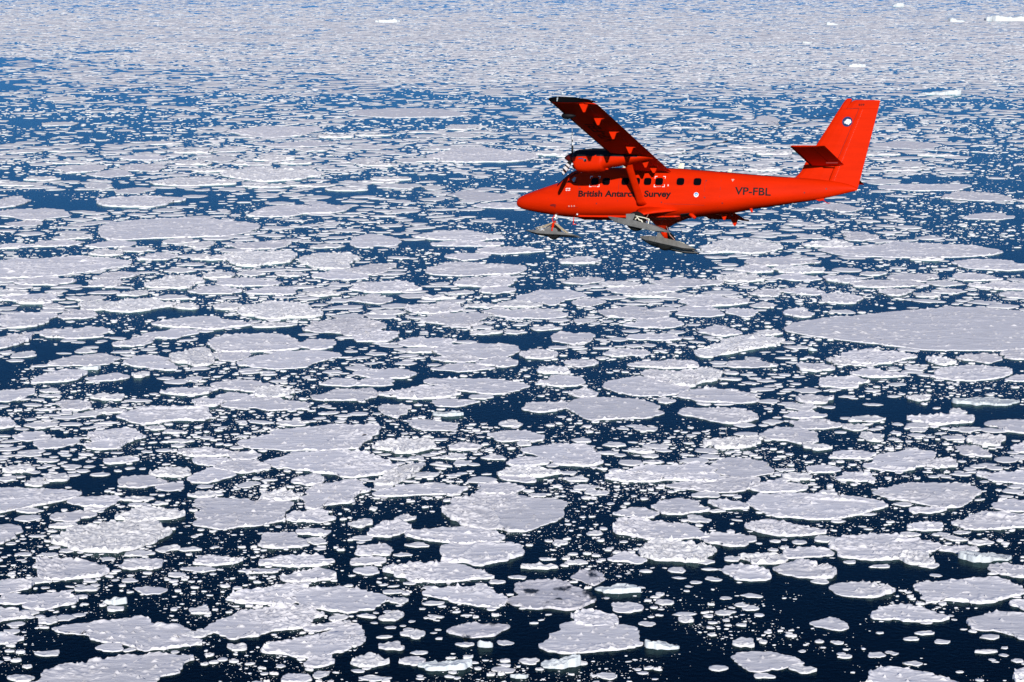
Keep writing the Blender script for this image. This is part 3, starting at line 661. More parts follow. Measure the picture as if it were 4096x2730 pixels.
def look(rub, wpx):
    return ("large" if wpx > 260 else "mid-sized" if wpx > 140 else "small"), ("smooth" if rub < .25 else "snowy" if rub < .45 else "rough" if rub < .75 else "rubble covered")
MARKS = [(f[5], f[4], SHORT[f[4]]) for f in FLOES if f[4] and f[4] in SHORT] + [(np.array(c, float), None, n) for c, n in (((2250, 930), "aircraft's nose ski"), ((2080, 800), "aircraft's nose"), ((2720, 1010), "aircraft's skis"), ((3400, 780), "aircraft's tail"), ((2250, 430), "raised wing tip"))]
def relate(c):
    """nearest landmark floe and the way to it, in words"""
    best = min(MARKS, key=lambda m: np.hypot((m[0][0] - c[0]) / W * 1.5, (m[0][1] - c[1]) / H * 2.2))
    dx, dy = c[0] - best[0][0], (c[1] - best[0][1]) * 2.0
    a = math.degrees(math.atan2(dy, dx)) % 360
    way = ("right of", "below and right of", "below", "below and left of", "left of", "above and left of", "above", "above and right of")[int((a + 22.5) // 45) % 8]
    return best[2], way, math.hypot(dx, dy)
FLOES.sort(key=lambda f: -f[0])
pack_V, pack_T, pack_n = [], [], 0
def pack(V, T):
    global pack_n
    pack_V.append(V); pack_T.append(T + pack_n); pack_n += len(V)

OWN = 295
names = {}
for i, f in enumerate(FLOES[:OWN]):
    if not f[4]:
        n, way, dist = relate(f[5]); names.setdefault((look(f[2], f[6]), way, n), []).append((dist, i))
for ((size, tex), way, n), L in names.items():
    for k, (dist, i) in enumerate(sorted(L)):
        word = "" if len(L) == 1 else ("nearer ", "farther ")[k] if len(L) == 2 else ("nearest ", "next ", "third ", "fourth ", "fifth ", "sixth ", "seventh ")[min(k, 6)]
        FLOES[i][4] = f"{word}{size} {tex} floe {way} the {n}"
for i, (area, out, rub, sd, lab, cpx, wpx) in enumerate(FLOES):
    D = slant(cpx[1])
    ds = max(.62, D * 4 / FPX * 1.95)
    h0 = (.32 + .3 * hash2(sd, 3, 5)) * min(1, .45 + wpx * D / FPX / 45)
    rdg = []
    for rl, key, txt, hr, wr in RIDGES:
        if rl == lab:
            tx, ty, sc = TILES[key]; q = np.array([[float(v) for v in t.split(',')] for t in txt.split()]) * sc + (tx, ty)
            rdg.append((ground(q[:, 0], q[:, 1], .8), hr, wr))
    V, T, c = floe(out, h0, ENDS.get(lab, rub), ds, sd, ridges=rdg)
    if i < OWN:
        V = V - [c[0], c[1], 0]
        mat = M['melt'] if 'melt holes' in lab else M['rubble'] if rub > .7 else M['ice']
        o = link("ice_floe", mesh_tris("ice_floe", V, T, mat)); o.location = (c[0], c[1], 0)
        tag(o, lab, "ice floe", "ice floes drifting on the sea")
    else: pack(V, T)

for i, (key, x0, y0, x1, y1, h, lab) in enumerate(BERGS):
    tx, ty, sc = TILES[key]
    x0, x1 = tx + x0 * sc, tx + x1 * sc; y0, y1 = ty + y0 * sc, ty + y1 * sc
    D = slant(y1); far = key in 'HI'
    wid = (x1 - x0) * D / FPX
    if not far: h *= .68
    if far: h = .8 * (y1 - y0) * D / FPX
    out = box_outline(x0, y0, x1, y1, h * .7, 900 + i, wid * (.5 if far else .55))
    ds = max(.55, D * 4 / FPX * 1.3)
    V, T, c = floe(out, .5 if not far else 1.5, .5, ds, 900 + i, foot=.9 + .35 * h if not far else 2, peak=h, jit=.09 * wid)
    V = V - [c[0], c[1], 0]
    o = link("iceberg" if far else "ice_block", mesh_tris("iceberg", V, T, M['berg'])); o.location = (c[0], c[1], 0)
    tag(o, lab, "iceberg" if far else "ice block", "icebergs far off" if far else "blocks of ice among the floes")

# ---- the rest of the pack: too many to count one by one
def lite(c, ax, ay, rot, K, h, rough, r):
    """many small floes at once: arrays of centres, half sizes, turns; K points round each"""
    n = len(c)
    th = np.linspace(0, 2 * np.pi, K, endpoint=False)[None] + r.uniform(-.6, .6, (n, K)) * (3.0 / K)
    rr = 1 + r.uniform(-.2, .16, (n, K))
    u = np.cos(th) * rr * ax[:, None]; v = np.sin(th) * rr * ay[:, None]
    cr, sr = np.cos(rot)[:, None], np.sin(rot)[:, None]
    X, Y = u * cr - v * sr, u * sr + v * cr
    def ring(f, z): return np.stack([c[:, 0:1] + X * f, c[:, 1:2] + Y * f, z], -1)
    hh = h[:, None]; ro = rough[:, None]
    r0 = ring(1.04, np.full((n, K), -.3))
    r1 = ring(.97, hh * (.75 + r.uniform(0, 1, (n, K)) ** 2 * (.35 + 1.0 * ro)))
    r2 = ring(.78 + r.uniform(-.08, .08, (n, K)), hh * (.8 + r.uniform(-.2, .9, (n, K)) * (.1 + ro)))
    r3 = ring(.4 + r.uniform(-.1, .1, (n, K)), hh * (.85 + r.uniform(-.3, 1.0, (n, K)) * (.06 + ro)))
    cc = np.stack([c[:, 0], c[:, 1], h * (.9 + r.uniform(-.2, .6, n) * rough)], -1)[:, None]
    V = np.concatenate([r0, r1, r2, r3, cc], 1).reshape(-1, 3)
    i = np.arange(K); j = (i + 1) % K; t = []
    for a in (0, K, 2 * K): t += [np.c_[a + i, a + j, a + K + j], np.c_[a + i, a + K + j, a + K + i]]
    t.append(np.c_[3 * K + i, 3 * K + j, np.full(K, 4 * K)])
    t = np.concatenate(t)
    return V, (t[None] + (np.arange(n) * (4 * K + 1))[:, None, None]).reshape(-1, 3)

def chips(c, ax, ay, rot, K, h, rough, r):
    """the same for pieces only a few pixels wide: side and top alone"""
    n = len(c)
    th = np.linspace(0, 2 * np.pi, K, endpoint=False)[None] + r.uniform(-.5, .5, (n, K)) * (3.0 / K)
    rr = 1 + r.uniform(-.25, .2, (n, K))
    u = np.cos(th) * rr * ax[:, None]; v = np.sin(th) * rr * ay[:, None]
    cr, sr = np.cos(rot)[:, None], np.sin(rot)[:, None]
    X, Y = u * cr - v * sr, u * sr + v * cr
    def ring(f, z): return np.stack([c[:, 0:1] + X * f, c[:, 1:2] + Y * f, z], -1)
    r0 = ring(1.03, np.full((n, K), -.2)); r1 = ring(.93, h[:, None] * (.45 + r.uniform(0, 1, (n, K)) * (.3 + rough[:, None])))
    cc = np.stack([c[:, 0] + r.uniform(-.3, .3, n) * ax, c[:, 1] + r.uniform(-.3, .3, n) * ay, h * (.8 + r.uniform(-.1, .9, n) * rough)], -1)[:, None]
    V = np.concatenate([r0, r1, cc], 1).reshape(-1, 3)
    i = np.arange(K); j = (i + 1) % K
    t = np.concatenate([np.c_[i, j, K + j], np.c_[i, K + j, K + i], np.c_[K + i, K + j, np.full(K, 2 * K)]])
    return V, (t[None] + (np.arange(n) * (2 * K + 1))[:, None, None]).reshape(-1, 3)

def cover(px, py):
    """how closely packed the ice is here, 0..1.2"""
    u = np.clip(px / W, 0, 1)
    left = np.interp(py, [-130, 90, 150, 260, 420, 620, 900, 1300, 1800, 2200, 2900], [1.3, 1.1, .70, .36, .34, .42, .44, .40, .36, .32, .30])
    right = np.interp(py, [-130, 250, 330, 450, 700, 900, 1300, 1800, 2200, 2400, 2900], [1.3, 1.25, 1.05, .62, .46, .44, .40, .34, .26, .17, .12])
    return left * (1 - u) + right * u

def scatter(N, yr, srange, power, free, r, clump=110., check=True, patch=None, grow=1.0):
    """dart throwing in the frame, sizes in metres; returns centres and half sizes on the sea"""
    out = []
    px = r.uniform(OX + 5, OX + OW - 5, N); py = r.uniform(yr[0], yr[1], N)
    s = srange[0] * (srange[1] / srange[0]) ** (r.uniform(0, 1, N) ** power)
    s = s[np.argsort(-s + r.uniform(0, 1, N) * srange[1] * .1)]
    asp = r.uniform(.4, 1., N)
    dep = PITCH + np.arctan((py - H / 2) / FPX); D = CAM_H / np.sin(dep)
    g = ground(px, py, .3)
    lead = fbm(g[:, 0] / clump, g[:, 1] / (clump * 1.3), 71, 3)
    lead = np.clip((lead - .5) * np.interp(py, [0, 300, 800], [1.5, 1.9, 2.4]) + .5, 0, 1)
    ok = r.uniform(0, 1, N) < 1 / (1 + np.exp((lead - cover(px, py) * free) * 11))
    if patch: ok &= fbm(g[:, 0] / patch, g[:, 1] / patch, 91, 3) > .585
    A = s / 2 * FPX / D; B = A * asp * np.sin(dep)
    for i in np.nonzero(ok)[0]:
        a, b = A[i], max(B[i], .6); x, y = px[i] - OX, py[i] - OY
        if check:
            hit = 0
            for dx, dy in ((0, 0), (.85, 0), (-.85, 0), (0, .85), (0, -.85), (.6, .6), (-.6, .6), (.6, -.6), (-.6, -.6)):
                xx = int(min(max(x + dx * a, 0), OW - 1)); yy = int(min(max(y + dy * b, 0), OH - 1))
                hit += occ[yy, xx]
            if hit > (1 if check == 1 else 4): continue
        for yy in range(int(max(0, y - b)), int(min(OH - 1, y + b)) + 1):
            w = a * math.sqrt(max(0, 1 - ((yy + .5 - y) / (b + .5)) ** 2)) * grow
            occ[yy, int(max(0, x - w)):int(max(0, x + w)) + 1] = True
        out.append((g[i, 0], g[i, 1], s[i] / 2, s[i] / 2 * asp[i]))
    return np.array(out)

def bands(specs, r, buckets, tall=False):
    for N, yr, sr, pw, fr, cl, ck, *pt in specs:
        a = scatter(N, yr, sr, pw, fr, r, cl, ck, *pt)
        if not len(a): continue
        D = np.sqrt(a[:, 1] ** 2 + CAM_H ** 2); px = a[:, 2] * FPX / D
        for k in np.nonzero(px >= 70)[0]:
            th = np.linspace(0, 6.283, 14, endpoint=False); am = r.uniform(.0, .12, 4); ph = r.uniform(0, 6.28, 4)
            rr = 1 + sum(am[j] * np.sin((j + 2) * th + ph[j]) for j in range(4))
            o2 = np.stack([a[k, 0] + a[k, 2] * rr * np.cos(th), a[k, 1] + a[k, 3] * rr * np.sin(th)], 1)
            V, T, c = floe(o2, r.uniform(.3, .65), r.uniform(0, 1), max(.62, D[k] * 4 / FPX * 2.6), int(r.integers(1000, 90000)))
            yield V, T
        for lo, hi, K in buckets:
            s = (px >= lo) & (px < hi)
            if s.any():
                q = a[s]; n = len(q)
                h = np.clip(.2 + .010 * q[:, 2] * 2 + r.uniform(0, .25, n), .15, .6) * np.clip(q[:, 2] / 2.2, .3, 1)
                if tall: h = np.clip(np.maximum(h, q[:, 2] * r.uniform(.12, .5, n)), .08, .7)
                if yr[1] <= 400: h = np.minimum(h * r.uniform(.5, 2., n), .75)
                V, T = (chips if hi <= 13 or yr[1] <= 400 else lite)(q[:, :2], q[:, 2], q[:, 3], r.uniform(-.5, .5, n), K, h, r.uniform(0, 1, n) ** 1.3, r)
                yield V, T

r1 = np.random.default_rng(11)
for V, T in bands([
        (8000, (-130, 170), (34, 85), 1.3, 1.5, 200, 0), (34000, (-130, 100), (8, 52), 1.4, 1.4, 160, 0), (32000, (-130, 240), (8, 48), 1.4, 1.3, 160, 0), (24000, (90, 330), (7, 46), 1.5, 1.2, 160, 0), (16000, (60, 380), (8, 60), 1.9, 1.1, 200, 2),
        (14000, (200, 760), (8, 55), 1.9, 1.0, 170, 1),
        (9000, (500, 1300), (7, 34), 1.6, 1.0, 130, 1),
        (6000, (1100, 2000), (4, 18), 1.7, 1.0, 90, 1),
        (4000, (1700, 2960), (3, 10), 1.8, .9, 70, 1)], r1, ((0, 13, 5), (13, 30, 8), (30, 70, 13))):
    pack(V, T)
o = link("pack_ice", mesh_tris("pack_ice", np.concatenate(pack_V), np.concatenate(pack_T), M['rubble']))
tag(o, "countless smaller floes filling the sea between the larger ones", None, None, "stuff")
pack_V, pack_T, pack_n = [], [], 0
for V, T in bands([
        (24000, (60, 700), (3, 14), 1.8, 1.15, 160, 1),
        (40000, (500, 1300), (1.1, 8), 2.5, 1.2, 90, 1),
        (42000, (1100, 2000), (.6, 6), 2.9, 1.25, 60, 1),
        (46000, (1700, 2960), (.35, 4.8), 3.2, 1.4, 45, 1),
        (9000, (500, 1400), (1.0, 7), 2.6, 2.0, 60, 1, 60.), (15000, (1300, 2960), (.4, 4.2), 2.8, 2.2, 60, 1, 34.)], r1, ((0, 4, 4), (4, 13, 5), (13, 900, 9)), True):
    pack(V, T)
o = link("brash_ice", mesh_tris("brash_ice", np.concatenate(pack_V), np.concatenate(pack_T), M['rubble']))
tag(o, "scattered crumbs of broken ice on the dark water", None, None, "stuff")
del pack_V, pack_T, occ

# a seal hauled out on the very large floe
sg = ground(1400 + 97 * .595, 900 + 1416 * .595, .9)
rings = []
for x, rr, z in ((-1.5, .05, .08), (-1.35, .16, .12), (-.9, .30, .24), (-.2, .40, .34), (.5, .36, .34), (.95, .24, .36), (1.2, .19, .42), (1.38, .12, .40), (1.46, .04, .38)):
    rings.append([(x, rr * math.cos(a), z + rr * .85 * math.sin(a)) for a in [2 * math.pi * k / 14 for k in range(14)]])
mb = MB().loft(rings)
mb.loft([[(-1.4, -.05, .1), (-1.4, .05, .1), (-1.4, 0, .16)], [(-1.85, -.3, .06), (-1.8, -.1, .06), (-1.82, -.2, .12)]])
mb.loft([[(-1.4, -.05, .1), (-1.4, .05, .1), (-1.4, 0, .16)], [(-1.8, .1, .06), (-1.85, .3, .06), (-1.82, .2, .12)]])
seal = mb.build("seal", M['seal'], None, True)
seal.location = (sg[0], sg[1], 1.0); seal.rotation_euler = (0, 0, .5)
tag(seal, "dark seal lying on the very large smooth floe", "seal")
# ------------------------------------------------------------------ the aircraft
# body axes: x aft from the nose tip, y to starboard, z up
AC = bpy.data.objects.new("ski_plane", None); COL.objects.link(AC)
AC.empty_display_size = 2
_rot = np.array([[0.91352, -0.40441, 0.04394], [0.39396, 0.85261, -0.3433], [0.10137, 0.33093, 0.9382]])
AC.matrix_world = Matrix([[*_rot[:, i], t] for i, t in enumerate((0.2203, 98.6114, CAM_H - 11.8474))] + [[0, 0, 0, 1]])
tag(AC, "bright red twin engine ski plane banking over the sea ice", "aircraft")
PORT, STAR = -1, 1

def smooth_tab(tab, xs):
    t = np.array(tab, float); out = []
    for k in range(1, t.shape[1]):
        x, y = t[:, 0], t[:, k]; h = np.diff(x); dl = np.diff(y) / h
        m = np.zeros(len(x)); m[0], m[-1] = dl[0], dl[-1]
        for i in range(1, len(x) - 1):
            if dl[i - 1] * dl[i] > 0:
                w1, w2 = 2 * h[i] + h[i - 1], h[i] + 2 * h[i - 1]
                m[i] = (w1 + w2) / (w1 / dl[i - 1] + w2 / dl[i])
        i = np.clip(np.searchsorted(x, xs) - 1, 0, len(x) - 2); u = (xs - x[i]) / h[i]
        out.append((2 * u ** 3 - 3 * u ** 2 + 1) * y[i] + (u ** 3 - 2 * u ** 2 + u) * h[i] * m[i] + (-2 * u ** 3 + 3 * u ** 2) * y[i + 1] + (u ** 3 - u ** 2) * h[i] * m[i + 1])
    return np.stack(out, -1)

# x, top, bottom, half width, squareness
FUS = [(0, .0, -.005, .012, 2.), (.03, .13, -.09, .12, 2.), (.10, .235, -.155, .22, 2.), (.28, .335, -.235, .325, 2.05), (.64, .465, -.315, .445, 2.1), (1.0, .59, -.375, .535, 2.12),
       (1.37, .71, -.425, .61, 2.2), (1.73, .82, -.475, .675, 2.3), (2.06, .92, -.51, .725, 2.5), (2.35, 1.17, -.535, .76, 2.6), (2.66, 1.38, -.56, .79, 2.7), (2.95, 1.49, -.57, .82, 2.9),
       (3.3, 1.515, -.58, .845, 3.2), (4.0, 1.52, -.585, .86, 3.4), (5.5, 1.52, -.585, .86, 3.4), (6.9, 1.50, -.585, .86, 3.4), (7.7, 1.47, -.545, .855, 3.3), (8.4, 1.42, -.465, .83, 3.2),
       (9.13, 1.37, -.385, .79, 3.0), (9.65, 1.335, -.34, .75, 2.9), (10.57, 1.265, -.17, .66, 2.7), (11.57, 1.20, -.035, .55, 2.5), (12.4, 1.15, .085, .45, 2.4), (13.44, 1.08, .23, .33, 2.2), (14.27, .98, .41, .22, 2.), (14.8, .86, .54, .14, 2.), (15.12, .73, .61, .06, 2.)]
def fus_at(x):
    return smooth_tab(FUS, np.atleast_1d(np.asarray(x, float)))
def fus_y(x, z, off=.004):
    """half width of the fuselage skin at (x, z)"""
    t = fus_at(x); zc = (t[:, 0] + t[:, 1]) / 2; h = (t[:, 0] - t[:, 1]) / 2
    u = np.clip(np.abs((np.atleast_1d(z) - zc) / h), 0, .999)
    return t[:, 2] * (1 - u ** t[:, 3]) ** (1 / t[:, 3]) + off
def fus_ring(x, n=56):
    t = fus_at(x)[0]; zc, h = (t[0] + t[1]) / 2, (t[0] - t[1]) / 2
    a = np.linspace(0, 2 * np.pi, n, endpoint=False); e = 2 / t[3]
    return [(x, float(t[2] * np.sign(math.sin(q)) * abs(math.sin(q)) ** e), float(zc + h * np.sign(math.cos(q)) * abs(math.cos(q)) ** e)) for q in a]
xs = np.r_[0, .015, .04, .07, np.arange(.1, 1.0, .1), np.arange(1.0, 15.1, .14), 15.12]
rings = [fus_ring(x) for x in xs]
NB = 56
V = [v for r in rings for v in r]; F = []; I = []
for i in range(len(xs) - 1):
    for k in range(NB):
        F.append((i * NB + k, i * NB + (k + 1) % NB, (i + 1) * NB + (k + 1) % NB, (i + 1) * NB + k))
        top = min(k, NB - 1 - k)
        I.append(1 if (2.95 < xs[i] < 12.2 and top < 5) or (1.55 < xs[i] <= 2.1 and top < 5) else 0)
F.append(tuple(range(NB))[::-1]); I.append(0); F.append(tuple((len(xs) - 1) * NB + k for k in range(NB))); I.append(0)
fus = mesh_py("fuselage", V, F, None, AC, True, [M['red'], M['black']], I)

def skin_patch(name, poly, mat, side, off=.006, parent=fus, dens=None, yfun=fus_y):
    """flat outlines in (x, z) laid onto the side of the body; poly may be a list of outlines"""
    polys = poly if isinstance(poly[0][0], (list, tuple)) else [poly]
    V, F = [], []
    for p in polys:
        n = len(V)
        for x, z in p: V.append((x, side * float(yfun(x, z, off)[0]), z))
        F.append(tuple(range(n, len(V))))
    return mesh_py(name, V, F, mat, parent)

def rrect(x0, x1, z0, z1, r, n=5):
    out = []
    for cx, cz, a0 in ((x1 - r, z1 - r, 0), (x0 + r, z1 - r, 90), (x0 + r, z0 + r, 180), (x1 - r, z0 + r, 270)):
        for k in range(n): a = R(a0 + 90 * k / (n - 1)); out.append((cx + r * math.cos(a), cz + r * math.sin(a)))
    return out
def disc(x, z, r, n=20): return [(x + r * math.cos(2 * math.pi * k / n), z + r * math.sin(2 * math.pi * k / n)) for k in range(n)]

def font_mesh(txt, bold=0.):
    cu = bpy.data.curves.new("lettering", 'FONT'); cu.body = txt; cu.offset = bold; cu.resolution_u = 4
    o = bpy.data.objects.new("lettering", cu); COL.objects.link(o)
    bpy.context.view_layer.update()
    me = bpy.data.meshes.new_from_object(o.evaluated_get(bpy.context.evaluated_depsgraph_get()))
    V = np.array([v.co[:2] for v in me.vertices]); F = [tuple(p.vertices) for p in me.polygons]
    bm = bmesh.new(); bm.from_mesh(me); bmesh.ops.triangulate(bm, faces=bm.faces[:])
    for _ in range(3):
        L = [e for e in bm.edges if e.calc_length() > .16]
        if L: bmesh.ops.subdivide_edges(bm, edges=L, cuts=1); bmesh.ops.triangulate(bm, faces=bm.faces[:])
    bm.to_mesh(me); bm.free(); V = np.array([v.co[:2] for v in me.vertices]); F = [tuple(q.vertices) for q in me.polygons]
    bpy.data.objects.remove(o); bpy.data.curves.remove(cu); bpy.data.meshes.remove(me)
    return V, F
def lettering(txt, x0, x1, z0, cap, mat, side, place, parent, bold=.02, name="lettering"):
    """text fitted between x0 and x1 on baseline z0 with capitals of height cap"""
    V, F = font_mesh(txt, bold); W_, _ = font_mesh("H", bold)
    lo, hi = V[:, 0].min(), V[:, 0].max(); ch = W_[:, 1].max() - max(0, W_[:, 1].min())
    u = (V[:, 0] - lo) / (hi - lo); v = V[:, 1] / ch * cap
    P = [place(x0 + (x1 - x0) * a, z0 + b) for a, b in zip(u, v)]
    return mesh_py(name, P, F, mat, parent)

# cabin windows: a proud frame and a dark pane in it
WIN = [(3.73, 4.07), (4.25, 4.59), (5.11, 5.45), (5.61, 5.95), (6.12, 6.46), (6.63, 6.98), (7.58, 7.92), (8.32, 8.66)]
for side in (PORT, STAR):
    for a, b in WIN:
        fr = MB(); o_, i_ = rrect(a - .025, b + .025, .585, .955, .11), rrect(a, b, .61, .93, .10)
        n = len(o_)
        Vf = [(x, side * float(fus_y(x, z, .008)[0]), z) for x, z in o_] + [(x, side * float(fus_y(x, z, .012)[0]), z) for x, z in i_]
        fr.add(Vf, [(k, (k + 1) % n, n + (k + 1) % n, n + k) for k in range(n)])
        w = fr.build("cabin_window", M['red'], fus)
        skin_patch("cabin_window_pane", rrect(a, b, .61, .93, .10), M['glass'], side, .006)

# flight deck glazing
for side in (PORT, STAR):
    skin_patch("side_window", [(2.56, .74), (2.74, 1.05), (2.86, 1.17), (3.06, 1.20), (3.10, .98), (3.02, .72)], M['glass'], side, .008)
    skin_patch("side_window_painted_view", [(2.80, .86), (2.90, .99), (3.0, .95), (2.925, .74)], M['lens'], side, .014)  # grey patch paints the bright view through the cockpit onto the pane
    mb = MB()                                              # front pane, wrapped round the nose of the cockpit
    n = 9; g = []
    for j in range(7):
        x = 2.10 + .52 * j / 6
        t = fus_at(x)[0]; zc, h = (t[0] + t[1]) / 2, (t[0] - t[1]) / 2
        row = []
        for k in range(n):
            q = R(2.5) + (R(66 - 3.2 * j) - R(2.5)) * k / (n - 1); e = 2 / t[3]
            row.append((x - .006, side * (t[2] * abs(math.sin(q)) ** e + .006), zc + h * abs(math.cos(q)) ** e + .012))
        g.append(row)
    mb.add([v for r in g for v in r], [(j * n + k, j * n + k + 1, (j + 1) * n + k + 1, (j + 1) * n + k) for j in range(6) for k in range(n - 1)])
    mb.build("windscreen", M['glass'], fus, True)

# writing and marks on the side
for side in (PORT, STAR):
    d = 1 if side == PORT else -1
    def on_side(x, z, off=.006, side=side): return (x, side * float(fus_y(x, z, off)[0]), z)
    xa, xb = (3.19, 7.39) if d == 1 else (7.39, 3.19)
    lettering("British Antarctic Survey", xa, xb, .115, .262, M['print'], side, on_side, fus, .036)
    xa, xb = (10.12, 11.62) if d == 1 else (11.62, 10.12)
    lettering("VP-FBL", xa, xb, .265, .31, M['print'], side, on_side, fus, .02, "registration")
    skin_patch("badge", disc(8.487, .213, .105, 24), M['white'], side, .006)
    skin_patch("badge_centre", disc(8.487, .232, .072, 18), M['sky_blue'], side, .009)
    skin_patch("badge_peak", [(8.44, .19), (8.535, .19), (8.49, .25)], M['white'], side, .012)
    skin_patch("warning_triangle", [(9.917, .923), (10.056, .923), (9.985, .80)], M['pale'], side)
    # union flag: white and red bars over blue-less corners as it reads from afar
    fx, fz, fw, fh = 2.56, .375, .215, .125
    skin_patch("flag", [[(fx, fz), (fx + fw * .42, fz), (fx + fw * .42, fz + fh * .38), (fx, fz + fh * .38)], [(fx + fw * .58, fz), (fx + fw, fz), (fx + fw, fz + fh * .38), (fx + fw * .58, fz + fh * .38)],
                        [(fx, fz + fh * .62), (fx + fw * .42, fz + fh * .62), (fx + fw * .42, fz + fh), (fx, fz + fh)], [(fx + fw * .58, fz + fh * .62), (fx + fw, fz + fh * .62), (fx + fw, fz + fh), (fx + fw * .58, fz + fh)]], M['white'], side)
    skin_patch("flag_diagonal", [[(fx, fz + fh * .96), (fx + fw * .06, fz + fh), (fx + fw * .5, fz + fh * .56), (fx + fw * .44, fz + fh * .52)], [(fx + fw * .56, fz + fh * .48), (fx + fw, fz + fh * .06), (fx + fw * .94, fz), (fx + fw * .5, fz + fh * .44)],
                                 [(fx, fz + fh * .05), (fx + fw * .05, fz), (fx + fw * .47, fz + fh * .44), (fx + fw * .42, fz + fh * .49)], [(fx + fw * .58, fz + fh * .52), (fx + fw * .95, fz + fh), (fx + fw, fz + fh * .95), (fx + fw * .53, fz + fh * .52)]], M['red'], side, .009)
    for a in (2.741, 2.87, 2.999):
        skin_patch("vent_cover", disc(a, -.27, .032, 12), M['pale'], side)
    for a, b in ((3.66, 4.125), (6.59, 7.07)):              # cut-here corner marks round two windows
        for cx, sx in ((a, 1), (b, -1)):
            for cz, sz in ((.53, 1), (1.01, -1)):
                skin_patch("corner_mark", [[(cx, cz), (cx + sx * .11, cz), (cx + sx * .11, cz + sz * .025), (cx, cz + sz * .025)], [(cx, cz + sz * .026), (cx + sx * .025, cz + sz * .026), (cx + sx * .025, cz + sz * .11), (cx, cz + sz * .11)]], M['white'], side)
        skin_patch("small_print", [[(a + .14 + q, .538 + w), (a + .19 + q, .538 + w), (a + .19 + q, .552 + w), (a + .14 + q, .552 + w)] for q in (0, .06, .12) for w in (0, .022)], M['pale'], side, .007)
    lettering("B", 7.20 if d == 1 else 7.25, 7.25 if d == 1 else 7.20, .57, .075, M['white'], side, on_side, fus, .02)
    # panel seams, hinges, drain holes
    w = .011
    def strip(x0, z0, x1, z1):
        dx, dz = x1 - x0, z1 - z0; L = math.hypot(dx, dz); nx, nz = -dz / L * w / 2, dx / L * w / 2
        k = max(1, int(L / .3)); P = [(x0 + dx * i / k, z0 + dz * i / k) for i in range(k + 1)]
        return [[(p[0] + nx, p[1] + nz), (q[0] + nx, q[1] + nz), (q[0] - nx, q[1] - nz), (p[0] - nx, p[1] - nz)] for p, q in zip(P, P[1:])]
    seams = []
    for x0, z0, x1, z1 in ((7.12, -.18, 7.12, 1.12), (8.82, -.2, 8.82, 1.08), (7.12, -.18, 8.82, -.2), (2.62, -.3, 2.62, .70), (3.16, -.34, 3.16, .95), (2.62, -.32, 3.16, -.34), (5.0, -.4, 5.0, 1.2), (9.5, -.2, 9.5, 1.2), (12.2, .2, 12.2, 1.0), (9.35, -.26, 9.85, -.27), (1.75, -.28, 1.75, .72)):
        seams += strip(x0, z0, x1, z1)
    skin_patch("panel_seam", seams, M['seam'], side, .003)
    for x, z in ((8.86, .82), (8.86, .10), (13.0, .43), (4.05, -.18), (2.06, -.28), (13.89, .62), (6.98, -.12), (9.6, -.1), (3.24, .48)):
        skin_patch("access_cover", disc(x, z, .035, 10), M['seam'], side, .004)
    skin_patch("step_fairing", [(1.98 + .16 * math.cos(a), -.22 + .045 * math.sin(a)) for a in np.linspace(0, 6.28, 14)[:-1]], M['seam'], side, .01)

# belly keel and things under it
mb = MB(); mb.loft([[(x, y, z) for y, z in ((-w_, t_), (-w_ * .9, b_), (w_ * .9, b_), (w_, t_))] for x, w_, t_, b_ in ((2.75, .10, -.50, -.55), (3.1, .30, -.5, -.635), (5.4, .34, -.5, -.655), (7.4, .30, -.46, -.62), (7.9, .12, -.42, -.50))])
mb.build("belly_keel", M['red'], fus)
mb = MB(); mb.box((2.735, 0, -.75), (.035, .02, .33)); mb.box((2.80, 0, -.905), (.17, .02, .03)); mb.build("belly_aerial", M['red'], fus)
MB().loft([[(3.0, -.4, -.50), (3.08, -.4, -.50), (3.08, -.34, -.50), (3.0, -.34, -.50)], [(3.02, -.4, -.585), (3.06, -.4, -.585), (3.06, -.36, -.585), (3.02, -.36, -.585)]]).build("belly_light", M['white'], fus)
MB().tube([(8.02, -.30, -.44), (8.22, -.30, -.56), (8.36, -.30, -.66)], [.06, .085, .06], 10).build("heater_outlet", M['red'], fus, True)
MB().loft([[(x, y, z) for y, z in ((-.42, a), (-.42, b), (-.2, b - .03), (-.2, a))] for x, a, b in ((7.72, -.35, -.545), (8.1, -.32, -.50))]).build("belly_vent", M['black'], fus)
def blade(name, x, z, hx, hz, sweep, mat, y=0., t=.018):
    mb = MB().loft([[(x, y - t, z), (x + hx * .5, y - t * 1.3, z), (x + hx, y, z), (x + hx * .5, y + t * 1.3, z)], [(x + sweep, y - t * .6, z + hz), (x + sweep + hx * .35, y - t, z + hz), (x + sweep + hx * .72, y, z + hz), (x + sweep + hx * .35, y + t, z + hz)]])
    return mb.build(name, mat, fus)
blade("blade_aerial", 7.22, 1.45, .29, .335, .12, M['cream'])
blade("blade_aerial", 9.43, 1.32, .20, .20, .11, M['cream'])
blade("blade_aerial", 10.58, -.12, .12, -.20, .08, M['red'])
blade("blade_aerial", 4.6, 1.5, .22, .2, .1, M['cream'], .2)
MB().loft([[(13.35, -.03, .24), (13.75, -.02, .30), (13.75, .02, .30), (13.35, .03, .24)], [(13.55, -.02, .16), (13.75, -.015, .20), (13.75, .015, .20), (13.55, .02, .16)]]).build("tail_bumper", M['red'], fus)
MB().tube([(13.7, 0, .22), (13.82, 0, .12), (13.95, 0, .07), (14.02, 0, .10)], .014, 6).build("tie_down_hook", M['red'], fus)
MB().tube([(14.95, 0, .62), (15.16, 0, .64)], [.05, .03], 8).build("tail_light", M['white'], fus, True)

